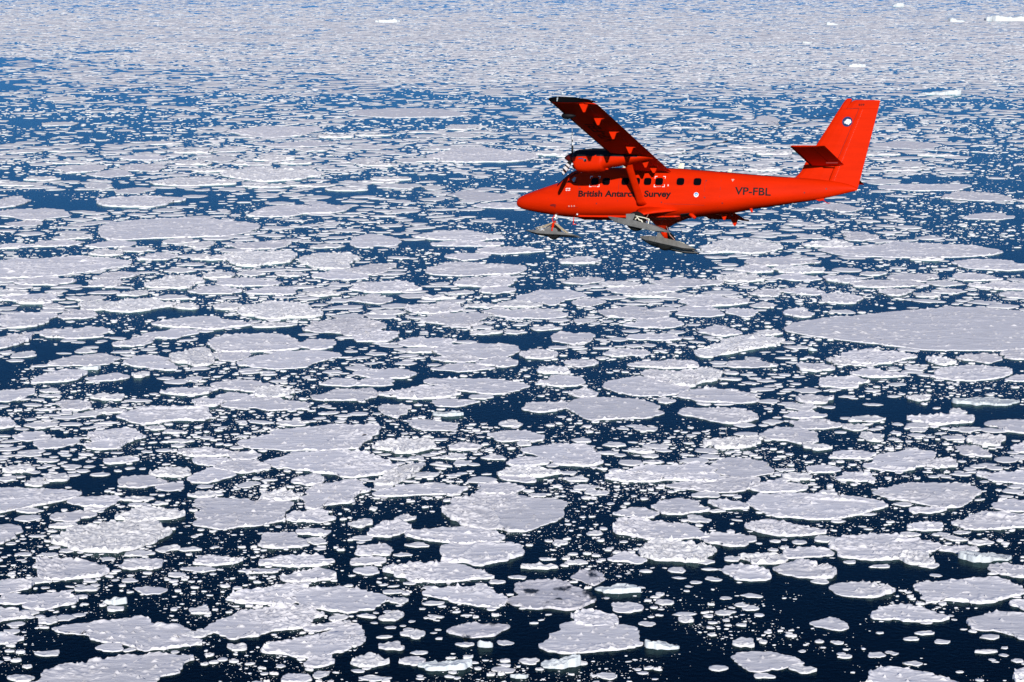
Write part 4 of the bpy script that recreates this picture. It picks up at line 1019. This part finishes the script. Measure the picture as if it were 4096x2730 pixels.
# ------------------------------------------------------------------ wings
DI = .0475
def te_z(y): return 1.19 + DI * y
def foil(u):
    """thickness of a 16 % section, u = 0 at the leading edge"""
    return .16 * 5 * (.2969 * np.sqrt(u) - .126 * u - .3516 * u ** 2 + .2843 * u ** 3 - .1036 * u ** 4)
CH, XLE = 1.98, 5.36
def wing_pt(u, up, y, dx=0., dz=0., scale=1.):
    t = float(foil(u)) * CH * (.56 if up else -.44) * scale
    cam = .035 * CH * 4 * u * (1 - u) * .5
    return (XLE + u * CH + dx, y, te_z(abs(y)) + .075 * (1 - u) + cam * .6 + t + dz)
def foil_loop(us, y, s, **k): return [wing_pt(u, True, y, **k) for u in us] + [wing_pt(u, False, y, **k) for u in us[::-1] if 0 < u < 1]
for side in (PORT, STAR):
    ys = np.array([.3, .305, .86, 2, 3, 4.2, 5.5, 7, 8.5, 9.66, 9.68]) * side
    us = np.r_[0, .004, .012, .03, .06, .10, .17, .26, .38, .5, .60, .70]
    wing = MB().loft([foil_loop(us, y, side) for y in ys]).build("wing", M['red'], AC, False)
    for p in wing.data.polygons: p.use_smooth = len(p.vertices) == 4 and abs(p.normal.x) < .9
    bs = np.r_[0, .004, .012, .03, .055]                          # black rubber boot along the leading edge
    def boot(y, gr=.012):
        P = [wing_pt(u, True, y, scale=1.0) for u in bs[::-1]] + [wing_pt(u, False, y) for u in bs[1:]]
        c = Vector((XLE + .12, y, te_z(abs(y)) + .08))
        return [tuple(Vector(p) + (Vector(p) - c).normalized() * gr) for p in P]
    mb = MB(); nb = len(boot(1.)); yb = [1.0, 2.4, 3.3, 6, 9.68]
    mb.add([v for y in yb for v in boot(y * side)], [(i * nb + k, i * nb + k + 1, (i + 1) * nb + k + 1, (i + 1) * nb + k) for i in range(len(yb) - 1) for k in range(nb - 1)])
    mb.build("deicing_boot", M['black'], wing, True)
    uf = np.r_[0, .01, .04, .12, .25, .45, .7, 1.0]              # flap and aileron: own little sections behind a gap
    def flap(y0, y1, droop):
        rings = []
        for y in (y0 * side, y1 * side):
            hx, hy, hz = wing_pt(.715, False, y); zl = wing_pt(.70, False, y)[2] - .006; te = zl - .045 - droop
            L = []
            for u in uf: L.append((hx + u * .565, y, zl + .02 + (te + .012 - zl - .02) * u + .115 * (u ** .35) * (1 - u) ** 1.15 * 1.5))
            for u in uf[::-1][1:-1]: L.append((hx + u * .565, y, zl + (te - zl) * u))
            rings.append(L)
        return MB().loft(rings)
    flap(.95, 3.0, .035).build("flap", M['red'], wing); flap(3.04, 5.75, .035).build("flap", M['red'], wing); flap(5.79, 9.66, .03).build("aileron", M['red'], wing)
    for y, sc in ((1.45, .8), (2.45, 1.), (4.33, 1.), (6.28, 1.05), (7.97, .98), (9.5, .95)):
        zt = wing_pt(.66, False, y * side)[2] + .03
        t = .022
        pl = [(6.50, zt), (6.90, zt - .03), (6.86 , zt - .15 * sc), (6.80, zt - .37 * sc), (6.735, zt - .385 * sc), (6.70, zt - .34 * sc)]
        mb = MB().prism(pl, y * side - t, y * side + t)
        mb.build("flap_hinge", M['red'], wing)
        if 4 < y < 9: MB().tube([(6.80, y * side, zt - .14), (7.02, y * side, zt - .07)], .022, 6).build("flap_link", M['red'], wing)
    ut = np.r_[us, .8, .9, 1.0]
    def tip_ring(y, k, sx):
        lp = foil_loop(ut, y * side, side); nu = len(ut)
        up = {round(q[0], 4): q[2] for q in lp[:nu]}
        return [(XLE + .5 * CH * (1 - sx) * .8 + (q[0] - XLE) * sx, q[1], q[2] + k * (up[round(q[0], 4)] - q[2]) - (.03 * k if i < nu else 0)) for i, q in enumerate(lp)]
    tip = MB().loft([tip_ring(9.686, 0, 1), tip_ring(9.72, .05, 1), tip_ring(9.80, .35, .995), tip_ring(9.88, .65, .98), tip_ring(9.94, .88, .95), tip_ring(9.965, .97, .92)])
    tip.build("wing_tip", M['black'], wing, True)
    z0 = te_z(9.8) + .07
    MB().loft([[(5.74, 9.90 * side, z0 + .13), (5.80, 9.90 * side, z0 + .13), (5.80, 9.93 * side, z0 + .13), (5.74, 9.93 * side, z0 + .13)], [(5.755, 9.935 * side, z0 - .09), (5.785, 9.935 * side, z0 - .09), (5.785, 9.955 * side, z0 - .09), (5.755, 9.955 * side, z0 - .09)]]).build("navigation_light", M['lens'], wing)
    # radar or lamp pod under the leading edge
    mb = MB(); z0 = te_z(8.2) + .02
    mb.loft([[(5.26 + x, 8.2 * side + .16 * q * math.cos(a), z0 - .05 + .13 * q * math.sin(a)) for a in np.linspace(0, 6.283, 15)[:-1]] for x, q in ((0, .15), (.05, .62), (.14, .92), (.27, 1.), (.45, .7), (.6, .2))])
    mb.build("lamp_pod", M['black'], wing, True)
    # registration under the wing, tops of the letters forward
    if side == PORT:
        def under(y, f):                                     # y outboard, f forward
            x = 6.31 - f; u = (x - XLE) / CH
            q = wing_pt(u, False, -y); return (q[0], q[1], q[2] - .006)
        lettering("VP-FBL", 4.80, 7.35, 0, .52, M['print'], side, under, wing, .02, "registration")
    else:
        def under(y, f):
            x = 6.31 - f; u = (x - XLE) / CH
            q = wing_pt(u, False, y); return (q[0], q[1], q[2] - .006)
        lettering("VP-FBL", 7.35, 4.80, 0, .52, M['print'], side, under, wing, .02, "registration")
    # strut from the lower fuselage to the wing beside the engine
    a, b = Vector((6.05, .83 * side, -.17)), Vector((5.99, 2.75 * side, 1.20))
    def sec(p, c, th):
        d = (b - a).normalized(); n = Vector((1, 0, 0)); m = d.cross(n).normalized()
        return [tuple(p + n * (c * (q - .42)) + m * (th * w)) for q, w in ((0, 0), (.06, .5), (.25, 1), (.5, .9), (.8, .4), (1, 0), (.8, -.4), (.5, -.9), (.25, -1), (.06, -.5))]
    mb = MB().loft([sec(a + (b - a) * t, c, th) for t, c, th in ((-.04, .52, .07), (.06, .36, .055), (.2, .33, .05), (.8, .33, .05), (.92, .40, .06), (1.02, .62, .09))])
    mb.build("wing_strut", M['red'], AC, True)

# ------------------------------------------------------------------ engines
NAC = [(3.68, 1.52, 1.06, .24, 2.), (3.73, 1.565, .93, .30, 2.2), (3.80, 1.59, .78, .36, 2.3), (3.95, 1.615, .69, .40, 2.5), (4.3, 1.64, .665, .43, 2.6), (4.7, 1.655, .68, .44, 2.7), (5.03, 1.655, .76, .44, 2.7),
       (5.06, 1.65, .82, .42, 2.6), (5.6, 1.58, .93, .39, 2.5), (6.2, 1.46, 1.05, .33, 2.4), (6.8, 1.38, 1.17, .24, 2.2), (7.3, 1.34, 1.27, .10, 2.)]
def nac_ring(x, yc, n=40):
    t = smooth_tab(NAC, np.array([x]))[0]; zc, h = (t[0] + t[1]) / 2, (t[0] - t[1]) / 2; e = 2 / t[3]
    return [(x, yc + t[2] * math.copysign(abs(math.sin(a)) ** e, math.sin(a)), zc + h * math.copysign(abs(math.cos(a)) ** e, math.cos(a))) for a in [2 * math.pi * k / n for k in range(n)]]
HUB = 1.285
for side in (PORT, STAR):
    yc = 2.82 * side
    xn = np.r_[np.arange(3.68, 4.0, .035), np.arange(4.0, 5.03, .12), 5.03, 5.06, np.arange(5.1, 7.31, .15)]
    rings = [nac_ring(x, yc) for x in xn]
    V = [v for r in rings for v in r]; F = []; I = []; n = 40
    for i in range(len(xn) - 1):
        for k in range(n):
            f = (i * n + k, i * n + (k + 1) % n, (i + 1) * n + (k + 1) % n, (i + 1) * n + k); F.append(f)
            zz = sum(V[q][2] for q in f) / 4
            I.append(1 if zz > 1.235 and xn[i] < 6.5 else 0)
    F.append(tuple(range(n))[::-1]); I.append(0); F.append(tuple((len(xn) - 1) * n + k for k in range(n))); I.append(0)
    # straight paint line: pull the ring points nearest the line onto it
    for i in range(len(xn)):
        for half in (range(0, n // 2 + 1), range(n // 2, n + 1)):
            k = min(half, key=lambda q: abs(V[i * n + q % n][2] - 1.235)) % n
            if abs(V[i * n + k][2] - 1.235) < .06: V[i * n + k] = (V[i * n + k][0], V[i * n + k][1], 1.235)
    I2 = []
    for f in F:
        zz = sum(V[q][2] for q in f) / len(f); I2.append(1 if len(f) == 4 and zz > 1.235 and V[f[0]][0] < 6.5 else 0)
    nac = mesh_py("engine_nacelle", V, F, None, AC, True, [M['red'], M['black']], I2)
    mb = MB().loft([[(x, yc + r * math.cos(a), HUB + r * math.sin(a)) for a in np.linspace(0, 6.2832, 25)[:-1]] for x, r in ((3.24, .012), (3.28, .06), (3.36, .115), (3.48, .175), (3.58, .21), (3.69, .225))])
    mb.build("spinner", M['maroon'], nac, True)
    for k in range(3):
        ang = R((-47 if side == PORT else -100) + 120 * k)
        # a twisted blade along its own z, turned about the propeller shaft
        rr = []
        for t, c, tw, th in ((.16, .09, 60, .045), (.30, .15, 52, .035), (.5, .20, 44, .026), (.75, .215, 35, .018), (1.0, .20, 28, .013), (1.2, .17, 24, .010), (1.285, .09, 22, .006), (1.295, .03, 22, .004)):
            a = R(-tw * side * -1); cx, cy = math.sin(a), math.cos(a)
            rr.append([(cx * u * c + cy * w * th, cy * u * c - cx * w * th, t) for u, w in ((-.5, 0), (-.3, .8), (0, 1), (.3, .7), (.5, 0), (.3, -.7), (0, -1), (-.3, -.8))])
        bl = MB().loft(rr).build("propeller_blade", M['prop'], nac, True)
        bl.location = (3.60, yc, HUB)
        d = Vector((0, math.cos(ang) * side, math.sin(ang)))
        bl.rotation_euler = Vector((0, 0, 1)).rotation_difference(d).to_euler()
    yo = yc + side * .40
    MB().tube([(4.28, yo - side * .06, 1.10), (4.34, yo + side * .03, 1.08), (4.40, yo + side * .09, 1.05)], [.06, .06, .058], 12).build("exhaust_pipe", M['steel'], nac, True)
    MB().tube([(4.385, yo + side * .078, 1.056), (4.402, yo + side * .092, 1.049)], [.05, .05], 12).build("exhaust_mouth", M['black'], nac)
    MB().box((4.16, yo + side * .045, 1.14), (.20, .012, .035)).build("cowl_handle", M['chrome'], nac)
    MB().loft([[(3.712, yc + .20 * math.cos(a), .90 + .09 * math.sin(a)) for a in np.linspace(0, 6.2832, 17)[:-1]], [(3.85, yc + .18 * math.cos(a), .90 + .08 * math.sin(a)) for a in np.linspace(0, 6.2832, 17)[:-1]]]).build("air_intake", M['black'], nac)
    MB().box((5.2, yc, .80), (.10, .06, .07)).build("drain_mast", M['red'], nac)

# ------------------------------------------------------------------ tail
def slab(poly, t0):
    """an upright surface from (x, z, half thickness) points"""
    mb = MB(); n = len(poly)
    return mb.add([(x, -t, z) for x, z, t in poly] + [(x, t, z) for x, z, t in poly], [tuple(range(n)), tuple(range(2 * n - 1, n - 1, -1))] + [(k, (k + 1) % n, n + (k + 1) % n, n + k) for k in range(n)])
LEc = [(12.36, 1.10), (12.57, 1.29), (12.69, 1.45), (12.83, 1.81), (13.24, 2.56), (14.22, 4.31), (14.37, 4.50)]
HNc = [(13.88, .80), (13.95, 1.15), (14.10, 1.60), (14.235, 1.99), (14.925, 4.06)]
TEc = [(15.13, .70), (15.78, 4.37)]
def at(c, z):
    zz = [p[1] for p in c]; return float(np.interp(z, zz, [p[0] for p in c]))
zs = [.92, 1.12, 1.2, 1.29, 1.45, 1.65, 1.81, 2.2, 2.56, 3.1, 3.6, 4.06]
mb = MB(); rings = []
for z in zs:
    a, b = at(LEc, max(z, 1.10)), at(HNc, z) - .012; w = .12 * (1 - .55 * (z - 1.) / 3.3)
    rings.append([(a + (b - a) * u, s * w * q, z) for s, uu in ((-1, ((0, .12), (.04, .45), (.15, .8), (.4, 1), (.75, .95), (1, .75))), (1, ((1, .75), (.75, .95), (.4, 1), (.15, .8), (.04, .45), (0, .12)))) for u, q in uu])
mb.loft(rings)
tipz = [(4.065, 14.09, 14.385), (4.31, 14.22, 14.535), (4.44, 14.31, 14.59), (4.51, 14.37, 14.56)]
mb.loft([[(a + (b - a) * u, s * .05 * q * (1 if z < 4.45 else .5), z) for s, uu in ((-1, ((0, .2), (.3, .9), (1, .9))), (1, ((1, .9), (.3, .9), (0, .2)))) for u, q in uu] for z, a, b in tipz])
fin = mb.build("tail_fin", M['red'], AC)
for p in fin.data.polygons: p.use_smooth = False
mb = MB(); rings = []
for z in (.74, 1.0, 1.6, 2.4, 3.2, 4.055):
    a, b = at(HNc, z) + .006, at(TEc, z); w = .085 * (1 - .55 * (z - 1.) / 3.3)
    rings.append([(a, -w * .8, z), (a + .1, -w, z), (b, -.008, z), (b, .008, z), (a + .1, w, z), (a, w * .8, z)])
mb.loft(rings)
rings = []
for z, a, b in ((4.062, 14.40, None), (4.2, 14.46, None), (4.40, 14.62, None), (4.445, 14.76, 15.6)):
    b = b or at(TEc, z); w = .045 if z < 4.43 else .02
    rings.append([(a, -.02, z), (a + .2, -w, z), (b, -.008, z - (.03 if z > 4.43 else 0)), (b, .008, z - (.03 if z > 4.43 else 0)), (a + .2, w, z), (a, .02, z)])
mb.loft(rings)
rud = mb.build("rudder", M['red'], fin)
MB().loft([[(15.745, -.006, 4.37), (15.775, .006, 4.37), (15.74, .006, 4.43)], [(14.8, -.03, 4.445), (14.8, .03, 4.445), (14.8, .0, 4.45)]]).build("rudder_cap", M['red'], rud)
def fin_y(x, z, off=.006):
    w = .12 * (1 - .55 * (z - 1.) / 3.3); return np.array([w + off])
def rud_y(x, z, off=.006):
    a, b = at(HNc, z), at(TEc, z); w = .085 * (1 - .55 * (z - 1.) / 3.3)
    if z > 4.06: w = .045; a = 14.5
    return np.array([max(.01, w + (.008 - w) * max(0, (x - a - .1)) / (b - a - .1)) + off])
ANT = [(-52, -12), (-46, -4), (-38, -4), (-30, -7), (-22, -14), (-18, -25), (-5, -35), (10, -36), (20, -28), (32, -32), (42, -20), (48, -5), (50, 8), (42, 20), (31, 21), (29, 34), (15, 42), (6, 31), (-4, 35), (-15, 25), (-30, 21), (-41, 19), (-38, 8), (-28, 4), (-38, 1), (-47, -3)]
for side in (PORT, STAR):
    d = 1 if side == PORT else -1
    skin_patch("emblem", disc(14.485, 3.51, .215, 32), M['navy'], side, .006, fin, yfun=fin_y)
    skin_patch("emblem_map", [(14.49 + d * a * .0033, 3.505 - b * .0033) for a, b in ANT], M['white'], side, .010, fin, yfun=fin_y)
    def on_rud(x, z, side=side): return (x, side * float(rud_y(x, z)[0]), z)
    lettering("839", 14.895 if d == 1 else 15.14, 15.14 if d == 1 else 14.895, 4.19, .085, M['print'], side, on_rud, rud, .02, "number")
    skin_patch("rudder_line", [[(14.41, 4.065), (14.94, 4.09), (14.94, 4.075), (14.41, 4.05)], [(14.93, 4.05), (14.945, 4.05), (14.26, 1.99), (14.245, 1.99)]], M['seam'], side, .012, rud, yfun=fin_y)
    skin_patch("rivet_row", [[(x - .006, z), (x + .006, z), (x + .006, z + .012), (x - .006, z + .012)] for x, z in [(14.10 + (15.08 - 14.10) * t, .9 + 3.1 * t) for t in np.linspace(0, 1, 46)]], M['pale'], side, .004, rud, yfun=rud_y)
    # tailplane with its elevator
    def st(u, up, y, c0, c1, x0, th=.11):
        return (x0 + (c1 - c0) * 0 + u, y, 0)
    us = np.r_[0, .01, .04, .12, .3, .5, .62]
    def tail_loop(y, us, c=1.42, x0=13.10, z=1.66):
        t = lambda u: .11 / .16 * float(foil(u)) * c * .5
        return [(x0 + u * c, y, z + t(u)) for u in us] + [(x0 + u * c, y, z - t(u)) for u in us[::-1] if u > 0]
    tp = MB().loft([tail_loop(y * side, us) for y in (.06, .5, 1.6, 2.95)]).build("tailplane", M['red'], AC)
    MB().loft([tail_loop(2.955 * side, np.r_[us, .8, 1.0]), tail_loop(3.06 * side, np.r_[us, .8, 1.0]), [(13.12 + (p[0] - 13.10) * .98, 3.15 * side, 1.66 + (p[2] - 1.66) * .35) for p in tail_loop(3.15 * side, np.r_[us, .8, 1.0])]]).build("tailplane_tip", M['black'] if False else M['red'], tp, True)
    MB().loft([tail_loop(y * side, np.r_[.635, .66, .75, .88, 1.0]) for y in (.16, 2.945)]).build("elevator", M['red'], tp)
    MB().loft([[(13.095 + a, y, 1.66 + b) for a, b in ((.075, .062), (.02, .042), (-.012, 0), (.02, -.042), (.075, -.062))] for y in (.2 * side, 3.0 * side)], caps=False).build("deicing_boot", M['black'], tp, True)
    MB().box((14.18, .75 * side, 1.585), (.50, .035, .05)).build("trim_rod_fairing", M['seam'], tp)
    MB().box((13.35, 3.0 * side, 1.66), (.34, .06, .05)).build("mass_balance", M['red'], tp)

# wire aerials from the fin to the cabin roof
for a, b in (((14.02, 0, 3.93), (3.4, 0, 1.80)), ((14.02, .02, 3.88), (4.3, .45, 1.66))):
    MB().tube([a, tuple(a[i] + (b[i] - a[i]) * .5 for i in range(3)), b], .007, 5).build("wire_aerial", M['black'], fin)
MB().tube([(9.1, .24, 2.76), (9.3, .22, 2.80)], .022, 6).build("aerial_insulator", M['black'], fin)
MB().tube([(3.4, 0, 1.45), (3.4, 0, 1.80)], .02, 6).build("aerial_mast", M['red'], fus)

# ------------------------------------------------------------------ wheels and skis
def tyre(parent, c, r, w, roll=0.):
    prof = [(-.5, .55), (-.5, .80), (-.42, .93), (-.22, .99), (0, 1), (.22, .99), (.42, .93), (.5, .80), (.5, .55)]
    n = 28; V = [(r * q * math.cos(a), w * u, r * q * math.sin(a)) for u, q in prof for a in [2 * math.pi * k / n for k in range(n)]]
    F = [(i * n + k, i * n + (k + 1) % n, (i + 1) * n + (k + 1) % n, (i + 1) * n + k) for i in range(len(prof) - 1) for k in range(n)] + [tuple(range(n)), tuple(range((len(prof) - 1) * n, len(prof) * n))]
    o = mesh_py("tyre", V, F, M['rubber'], parent, True); o.location = c; o.rotation_euler = (roll, 0, 0)
    hub = MB().tube([(0, -.3 * w, 0), (0, .3 * w, 0)], r * .5, 20); hub = hub.build("wheel_hub", M['steel'], parent); hub.location = c; hub.rotation_euler = (roll, 0, 0)
def ski_mesh(prof_top, prof_bot, half, slot, slot_from):
    """two runners joined ahead of the wheel slot; profiles are (x, z) lists sharing x values"""
    mb = MB()
    xs_ = [p[0] for p in prof_top]; L0, L1 = xs_[0], xs_[-1]
    def wid(x): return half * (min(1, .25 + 1.6 * (x - L0) / (L1 - L0) * 2.2) if x < L0 + .35 * (L1 - L0) else 1 - .25 * max(0, (x - (L0 + .7 * (L1 - L0))) / (.3 * (L1 - L0))))
    zt = lambda x: float(np.interp(x, xs_, [p[1] for p in prof_top])); zb = lambda x: float(np.interp(x, [p[0] for p in prof_bot], [p[1] for p in prof_bot]))
    X = np.linspace(L0, L1, 30)
    for s in (-1, 1):
        mb.loft([[(x, s * min(slot, wid(x) * .5), zb(x)), (x, s * wid(x) * .96, zb(x) + .01), (x, s * wid(x), zb(x) + .35 * (zt(x) - zb(x))), (x, s * wid(x), zt(x)), (x, s * min(slot, wid(x) * .5), zt(x) + .004)] for x in X])
    Xf = [x for x in X if x < slot_from]
    mb.loft([[(x, -min(slot, wid(x) * .5) + .001, zb(x) - .003), (x, min(slot, wid(x) * .5) - .001, zb(x) - .003), (x, min(slot, wid(x) * .5) - .001, zt(x) + .007), (x, -min(slot, wid(x) * .5) + .001, zt(x) + .007)] for x in Xf])
    return mb
for side in (PORT, STAR):
    leg = bpy.data.objects.new("main_gear", None); COL.objects.link(leg); leg.parent = AC
    # broad faired root on the belly and the slim leg below it
    def fs(x0, x1, y, z, th):
        return [(x0 + (x1 - x0) * u, y * side - side * w * th * .55, z - w * th) for u, w in ((0, 0), (.08, .6), (.3, 1), (.6, .75), (1, 0), (.6, -.75), (.3, -1), (.08, -.6))]
    MB().loft([fs(5.80, 7.95, .50, -.36, .15), fs(5.88, 7.55, .78, -.46, .13), fs(6.02, 6.95, 1.06, -.60, .10), fs(6.12, 6.60, 1.28, -.72, .075), fs(6.17, 6.50, 1.40, -.80, .055)]).build("leg_fairing", M['red'], leg, True)
    MB().loft([fs(6.18, 6.49, 1.395, -.795, .05), fs(6.24, 6.48, 1.56, -.97, .042), fs(6.28, 6.48, 1.72, -1.14, .042)]).build("gear_leg", M['red'], leg, True)
    MB().tube([(6.36, 1.55 * side, -1.17), (6.36, 2.05 * side, -1.20)], .045, 10).build("axle", M['steel'], leg)
    tyre(leg, (6.34, 1.855 * side, -1.185), .41, .26, R(-9) * side)
    ski = ski_mesh([(-1.31, .28), (-.6, .195), (-.33, .17), (.5, .01), (1.0, -.14), (1.42, -.33)], [(-1.31, .27), (-1.2, .17), (-.9, .02), (-.2, -.13), (.8, -.31), (1.42, -.335)], .37, .15, -.45)
    so = ski.build("ski", M['grey'], leg); so.location = (6.42, 1.855 * side, -1.29); so.rotation_euler = (R(-9.3) * side, R(.6), 0)
    mb = MB(); q = .30 * side
    mb.prism([(-.42, .16), (-.42, .38), (-.06, .40), (-.02, .33), (-.12, .12)], q - .012, q + .012); mb.prism([(-.42, .16), (-.42, .38), (-.06, .40), (-.02, .33), (-.12, .12)], -q - .012, -q + .012)
    mb.build("ski_bracket", M['grey'], so)
    MB().tube([(.02, q * 1.1, .30), (.40, q * 1.1, .23), (.62, q * 1.1, .17)], .022, 6).tube([(.62, q * 1.1, .18), (.58, q * 1.1, -.02)], .025, 6).tube([(.0, q * 1.1, .16), (.10, q * 1.15, .24), (.18, q * 1.15, .14), (.28, q * 1.1, .12), (.33, q * 1.1, .02)], .03, 7).build("ski_linkage", M['cream'], so)
    MB().tube([(7.2, .75 * side, -.50), (7.32, 1.55 * side, -1.25)], .006, 5).build("ski_cable", M['black'], leg)
    MB().tube([(6.55, 1.0 * side, -.60), (6.62, 1.5 * side, -.98), (6.8, 1.65 * side, -1.16)], .012, 5).build("brake_hose", M['pale'], leg)

ng = bpy.data.objects.new("nose_gear", None); COL.objects.link(ng); ng.parent = AC
MB().tube([(1.90, 0, -.42), (1.872, 0, -.82)], [.045, .035], 12).build("oleo_strut", M['chrome'], ng, True)
MB().tube([(1.895, 0, -.47), (1.883, 0, -.60)], .055, 12).build("strut_collar", M['white'], ng, True)
MB().tube([(1.83, .0, -.50), (1.735, 0, -.665), (1.80, 0, -.84)], .022, 6).build("torque_link", M['red'], ng)
MB().tube([(1.87, 0, -.80), (1.88, -.02, -.88)], .06, 10).tube([(1.88, -.01, -.86), (1.88, -.19, -.92), (1.87, -.20, -1.27)], [.05, .055, .05], 8).tube([(1.88, .01, -.86), (1.88, .19, -.92), (1.87, .20, -1.27)], [.05, .055, .05], 8).build("nose_fork", M['red'], ng, True)
tyre(ng, (1.88, 0, -1.27), .31, .22)
so = ski_mesh([(-1.30, .10), (-.8, .06), (-.3, .02), (.3, -.02), (.8, -.10), (1.25, -.20)], [(-1.30, .09), (-1.05, .0), (-.7, -.09), (-.3, -.135), (.3, -.16), (1.25, -.215)], .27, .13, -.36).build("ski", M['grey'], ng)
so.location = (1.87, 0, -1.27); so.rotation_euler = (0, R(-1.0), 0)
for q in (-.22, .22):
    MB().prism([(-.36, .02), (-.34, .17), (-.22, .15), (-.1, .18), (.06, .16), (.18, .13), (.26, .05), (.26, -.02)], q - .012, q + .012).build("ski_bracket", M['grey'], so)
    MB().tube([(1.90, q * .5, -.88), (2.42, q, -1.26)], .028, 6).tube([(1.94, q * .6, -.88), (2.46, q * 1.1, -1.25)], .02, 6).build("bungee_cord", M['tan'], ng)
    MB().tube([(1.84, q * .5, -.88), (1.12, q * .8, -1.20)], .016, 6).tube([(1.84, q * .4, -.85), (1.05, q * .5, -1.12)], .016, 6).build("bungee_cord", M['tan'], ng)
